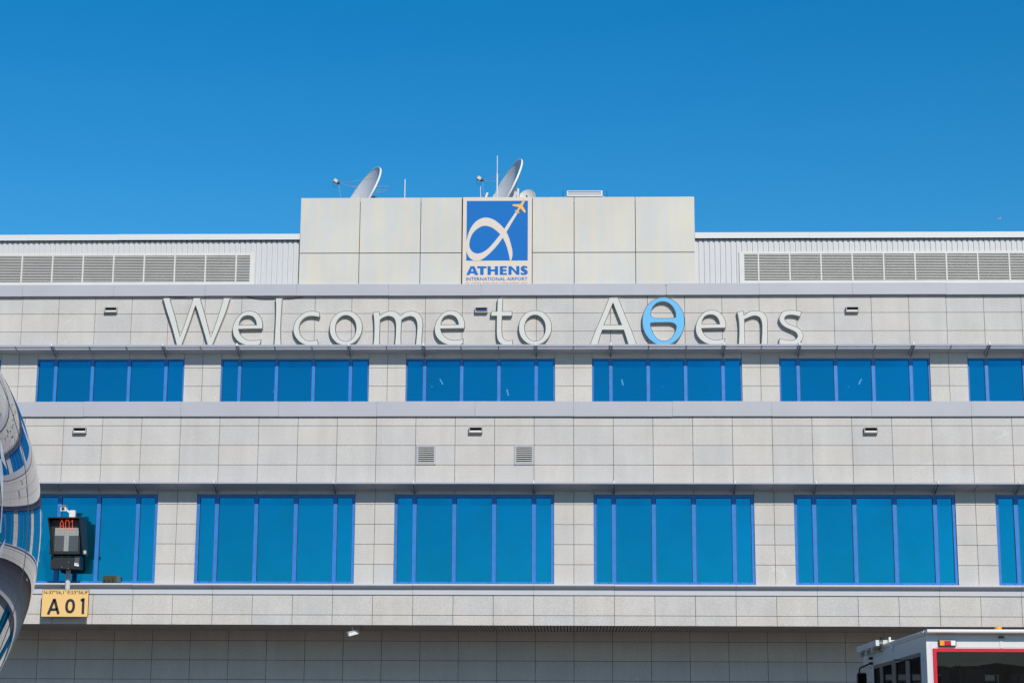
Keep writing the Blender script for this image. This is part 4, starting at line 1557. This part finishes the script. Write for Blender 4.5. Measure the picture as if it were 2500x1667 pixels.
for uu in (1990, 2180, 2290):
    c_ = nx_(uu, 850, yr + 0.9)
    it.hexa([(c_.x - 0.08, yr + 0.9, FLOOR), (c_.x + 0.06, yr + 0.9, FLOOR), (c_.x + 0.02, yr + 0.9, c_.z + 0.08), (c_.x, yr + 0.9, c_.z + 0.08)],
            [(c_.x - 0.08, yr + 1.0, FLOOR), (c_.x + 0.06, yr + 1.0, FLOOR), (c_.x + 0.02, yr + 1.0, c_.z + 0.08), (c_.x, yr + 1.0, c_.z + 0.08)])
it.build('cabin_panel', [M['interior_light'], M['black']], t)
hg = nx_(1490, 650, yr + 0.6)
MB().tube(cat([hg + Vector((-0.02, 0, 0.05)), hg + Vector((-0.035, 0, -0.03)), hg + Vector((0, 0, -0.06)), hg + Vector((0.035, 0, -0.03)), hg + Vector((0.02, 0, 0.05))]), 0.012, 6).build('hand_strap', M['black_plastic'], t)
MB().tube([hg + Vector((-1.0, 0, 0.075)), hg + Vector((1.5, 0, 0.075))], 0.014, 8).build('hand_rail', M['black_plastic'], t)
# tail lamp
p, q = nx_(1234, 412), nx_(1462, 330)
lamp = MB().box(p.x, q.x, yr - 0.045, yr - 0.001, p.z, q.z).build('tail_lamp', M['black_plastic'], t, bevel=0.014)
for (u0, u1, mm) in ((1246, 1304, 'amber'), (1306, 1390, 'red_lens'), (1392, 1450, 'clear_lens')):
    p, q = nx_(u0, 403), nx_(u1, 340)
    MB().box(p.x, q.x, yr - 0.052, yr - 0.044, p.z, q.z).build('lens', M[mm], lamp, bevel=0.004)
# beacon, reversing camera
c_ = nx_(2043, 205)
bc = thing_part = MB()
bc.lathe([(0, 0.001), (0, 0.055), (0.05, 0.058), (0.062, 0.05), (0.068, 0.02), (0.069, 0.001)], (c_.x, yr + 0.15, ZR - 0.004), (0, 0, 1), 24)
bc.build('beacon', M['amber'], t, smooth=True)
c_ = nx_(2052, 292)
MB().box(c_.x - 0.04, c_.x + 0.04, yr - 0.05, yr, c_.z - 0.015, c_.z + 0.015).build('rear_camera', M['dark_metal'], t, bevel=0.006)
c_ = nx_(2040, 380)
MB().box(c_.x - 0.005, c_.x + 0.035, yr - 0.008, yr, ZG + 0.01, c_.z + 0.06).build('cable_duct', M['van_white'], t)
# side windows: dark frame with upper and lower panes
sw = MB()
zb_ = ZW - 1.15
sw.box(XV - 0.008, XV + 0.03, ya, yb, ZW - 0.06, ZW)
sw.box(XV - 0.008, XV + 0.03, ya, yb, zb_, zb_ + 0.06)
edges = [sx_(u_, 900).y for u_ in (2060, 1740, 1620, 1320, 1205, 930, 840, 660)]
edges[0], edges[-1] = ya, yb
edges = [ya] + [min(max(e_, ya), yb) for e_ in edges[1:-1]] + [yb]
cells = [(edges[0] + 0.02, edges[1]), (edges[2], edges[3]), (edges[4], edges[5]), (edges[6], edges[7] - 0.02)]
prev = ya
for c0_, c1_ in cells:
    if c0_ - prev > 0.005:
        sw.box(XV - 0.008, XV + 0.03, prev, c0_, zb_ + 0.06, ZW - 0.06)
    sw.box(XV - 0.006, XV + 0.028, c0_, c1_, ZW - 0.50, ZW - 0.46)
    prev = c1_
if yb - prev > 0.005:
    sw.box(XV - 0.008, XV + 0.03, prev, yb, zb_ + 0.06, ZW - 0.06)
swo = sw.build('side_window', M['van_grey'], t)
pn_ = MB()
for c0_, c1_ in cells:
    pn_.add([(XV + 0.012, c0_, zb_ + 0.06), (XV + 0.012, c1_, zb_ + 0.06), (XV + 0.012, c1_, ZW - 0.06), (XV + 0.012, c0_, ZW - 0.06)], [(0, 1, 2, 3)])
pn_.build('side_pane', M['van_glass'], swo)
st_ = MB()
for i, (c0_, c1_) in enumerate(cells):
    st_.box(XV + 0.5, XV + 0.62, c0_ + 0.1, c0_ + 0.25, FLOOR, ZW - 0.25 - 0.05 * i)
    st_.box(XV + 0.45, XV + 0.9, c0_ + 0.05, c1_ - 0.1, FLOOR, ZW - 0.75)
st_.build('seat', M['black_plastic'], t)
c_ = sx_(1248, 500)
MB().lathe([(0, 0.06), (0.03, 0.055), (0.05, 0.03), (0.055, 0.001)], (XV, c_.y, c_.z), (-1, 0, 0), 16).build('side_marker', M['clear_lens'], t, smooth=True)
MB().tube(cat([sx_(905, 470) + Vector((-0.02, 0, 0)), sx_(885, 540) + Vector((-0.03, 0, 0)), sx_(900, 600) + Vector((-0.03, 0, 0)), sx_(945, 612) + Vector((-0.02, 0, 0))]), 0.008, 6).build('cable', M['dark_metal'], t)
# front platform reaching over the cab
XP = XV - 0.15
YP = CAM.y + 34.0
pz = at(2139.6, 1561.5, YP).z
pf = MB()
pf.box(XP, XP + 0.06, YP, YP + 2.3, pz - 0.10, pz)
pf.box(XP + 0.06, XR, YP, YP + 0.06, pz - 0.055, pz)
pf.box(XP + 0.06, XR, YP + 2.24, YP + 2.3, pz - 0.10, pz)
pf.box(XR, XR + 0.06, YP, YP + 2.3, pz - 0.10, pz)
pf.box(XP + 0.06, XR, YP + 0.06, YP + 2.24, pz - 0.09, pz - 0.07)
for y in (YP + 0.25, YP + 0.95, YP + 1.7):
    pf.box(XP + 0.01, XP + 0.10, y, y + 0.35, pz - 0.125, pz - 0.10, 1)
    pf.box(XP + 0.02, XP + 0.10, y + 0.3, y + 0.45, pz - 0.20, pz - 0.10, 2)
pf.build('front_platform', [M['van_white'], M['beige'], M['galv']], t)
MB().box(XV + 0.02, XR - 0.02, YE, YE + 1.15, ZR - 0.30, ZR - 0.10).build('cab_visor', M['van_white'], t, bevel=0.02)
cl = MB()
cl.tube([(XP + 0.24, YP - 0.03, pz - 0.12), (XP + 0.24, YP - 0.03, pz + 0.05)], 0.022, 8)
cl.box(XP + 0.12, XP + 0.20, YP - 0.03, YP, pz - 0.09, pz, 1)
cl.tube([(XP + 0.10, YP - 0.03, pz), (XP + 0.10, YP - 0.03, pz + 0.045)], 0.03, 8, 2)
cl.build('latch', [M['shade_tip'], M['beige'], M['black_plastic']], t)
# mirror on its arm
mx_ = lambda u_, v_: at(2080 + u_ / 12.34, 1540 + v_ / 12.34, YE - 0.1)
arm = [mx_(590, 965), mx_(520, 985), mx_(380, 1050), mx_(270, 1090), mx_(232, 1130), mx_(225, 1190), mx_(235, 1260)]
MB().tube(cat(arm), 0.016, 8).build('mirror_arm', M['black_plastic'], t, smooth=True)
p, q = mx_(155, 1700), mx_(440, 1250)
mi = MB().box(p.x, q.x, YE - 0.14, YE - 0.04, p.z, q.z).build('mirror', M['black_plastic'], t, bevel=0.03)
MB().box(p.x + 0.02, q.x - 0.02, YE - 0.146, YE - 0.141, p.z + 0.03, q.z - 0.03).build('mirror_glass', M['van_glass'], mi)
lk = MB()
for v_ in (815, 970):
    c_ = mx_(560, v_)
    lk.box(c_.x - 0.03, c_.x + 0.04, YE - 0.14, YE - 0.06, c_.z - 0.025, c_.z + 0.025)
lk.build('hinge', M['black_plastic'], t, bevel=0.008)
ch = MB()
ch.box(XV + 0.5, XR - 0.5, yr + 0.1, YE + 1.4, 0.6, 0.95)
ch.box(XV + 0.2, XR - 0.2, YE + 0.0, YE + 1.5, 0.5, 1.05)
ch.build('chassis', M['dark_metal'], t)
cabm = MB()
cabm.hexa([(XV + 0.15, YE + 0.05, 1.0), (XR - 0.15, YE + 0.05, 1.0), (XR - 0.15, YE + 0.05, 3.0), (XV + 0.15, YE + 0.05, 3.0)],
          [(XV + 0.15, YE + 1.6, 1.0), (XR - 0.15, YE + 1.6, 1.0), (XR - 0.25, YE + 1.1, 3.0), (XV + 0.25, YE + 1.1, 3.0)])
cabm.build('cab', M['van_white'], t, bevel=0.05)
for yy in (yr + 1.2, YE + 0.7):
    for xx in (XV + 0.12, XR - 0.37):
        wh = MB().tube([(xx, yy, 0.48), (xx + 0.25, yy, 0.48)], 0.48, 28).build('wheel', M['tyre'], t, smooth=True)
        MB().tube([(xx - 0.01, yy, 0.48), (xx + 0.26, yy, 0.48)], 0.24, 20).build('rim', M['galv'], wh, smooth=True)

# ------------------------------------------------------------------ aircraft nose at the left edge
R0, LN = 1.906, 4.587
AC = Vector((-4.95, -47.123, 2.852))
AX = Vector((-0.0855, 0.9927, 0.0847)).normalized()
XA, Y0, ZA = AC
t = thing('aircraft', 'glossy dark blue curved aircraft nose at the left edge, mirroring the terminal', 'aircraft', (XA, Y0, 0))
prof = [(-21, 0.2), (-18, 0.9), (-13, 1.6), (-9, R0), (-4, R0)]
n = 72
prof += [(LN * math.sin(math.pi / 2 * i / n), max(R0 * math.cos(math.pi / 2 * i / n), 0.002)) for i in range(n + 1)]
MB().lathe(prof, AC, AX, 160).build('fuselage', M['aircraft'], t, smooth=True)
rr = lambda h: R0 * math.sqrt(1 - (h / LN) ** 2)
MB().lathe([(0.690, rr(0.690) - 0.002), (0.690, rr(0.690) + 0.0015), (0.700, rr(0.700) + 0.0015), (0.700, rr(0.700) - 0.002)], AC, AX, 160).build('skin_seam', M['dark_metal'], t, smooth=True)
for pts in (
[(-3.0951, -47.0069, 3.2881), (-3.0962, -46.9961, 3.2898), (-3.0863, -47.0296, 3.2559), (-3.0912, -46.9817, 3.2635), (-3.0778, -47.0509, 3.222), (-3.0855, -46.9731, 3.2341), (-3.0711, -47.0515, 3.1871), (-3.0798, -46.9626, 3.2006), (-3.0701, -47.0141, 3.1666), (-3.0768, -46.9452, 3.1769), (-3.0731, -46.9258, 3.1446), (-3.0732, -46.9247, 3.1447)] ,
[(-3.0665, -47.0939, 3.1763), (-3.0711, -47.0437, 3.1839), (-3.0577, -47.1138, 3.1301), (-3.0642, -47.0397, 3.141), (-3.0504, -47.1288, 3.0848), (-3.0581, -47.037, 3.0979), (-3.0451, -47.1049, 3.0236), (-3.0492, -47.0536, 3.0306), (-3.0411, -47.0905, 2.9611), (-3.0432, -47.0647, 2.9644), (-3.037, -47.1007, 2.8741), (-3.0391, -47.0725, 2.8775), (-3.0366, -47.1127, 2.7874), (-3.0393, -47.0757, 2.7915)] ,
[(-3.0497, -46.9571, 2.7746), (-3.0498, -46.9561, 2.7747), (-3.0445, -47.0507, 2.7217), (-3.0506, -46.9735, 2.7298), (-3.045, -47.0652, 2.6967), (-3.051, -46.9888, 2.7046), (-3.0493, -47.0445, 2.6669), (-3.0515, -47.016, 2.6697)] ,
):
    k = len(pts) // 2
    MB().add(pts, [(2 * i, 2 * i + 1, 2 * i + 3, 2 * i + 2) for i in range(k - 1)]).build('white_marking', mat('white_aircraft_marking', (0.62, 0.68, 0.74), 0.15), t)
gear = MB()
gear.tube([(XA, Y0 + 1.0, 0.35), (XA, Y0 + 1.0, ZA - 1.5)], 0.09, 12, 0)
for s in (-0.22, 0.22):
    gear.tube([(XA + s - 0.1, Y0 + 1.0, 0.36), (XA + s + 0.1, Y0 + 1.0, 0.36)], 0.36, 24, 1)
gear.build('nose_gear', [M['galv'], M['tyre']], t, smooth=True)

# ------------------------------------------------------------------ bird in the sky
bp = at(2440, 533.5, 40)
t = tag(MB().add([bp + Vector(v) for v in ((-0.10, 0.0, 0.0), (0.0, 0.03, 0.02), (0.0, -0.03, 0.02), (0.12, 0, 0.01), (0, 0, -0.03), (-0.02, 0.12, 0.06), (0.05, 0.12, 0.05), (-0.02, -0.12, 0.06), (0.05, -0.12, 0.05),
                                                  (0.02, 0.24, 0.01), (0.02, -0.24, 0.01))],
                 [(0, 1, 4), (0, 4, 2), (1, 3, 4), (2, 4, 3), (0, 2, 1), (1, 2, 3), (1, 5, 6), (5, 9, 6), (2, 8, 7), (7, 8, 10)]).build('bird', M['bird']),
        'tiny white bird in the blue sky above the right roof', 'bird')
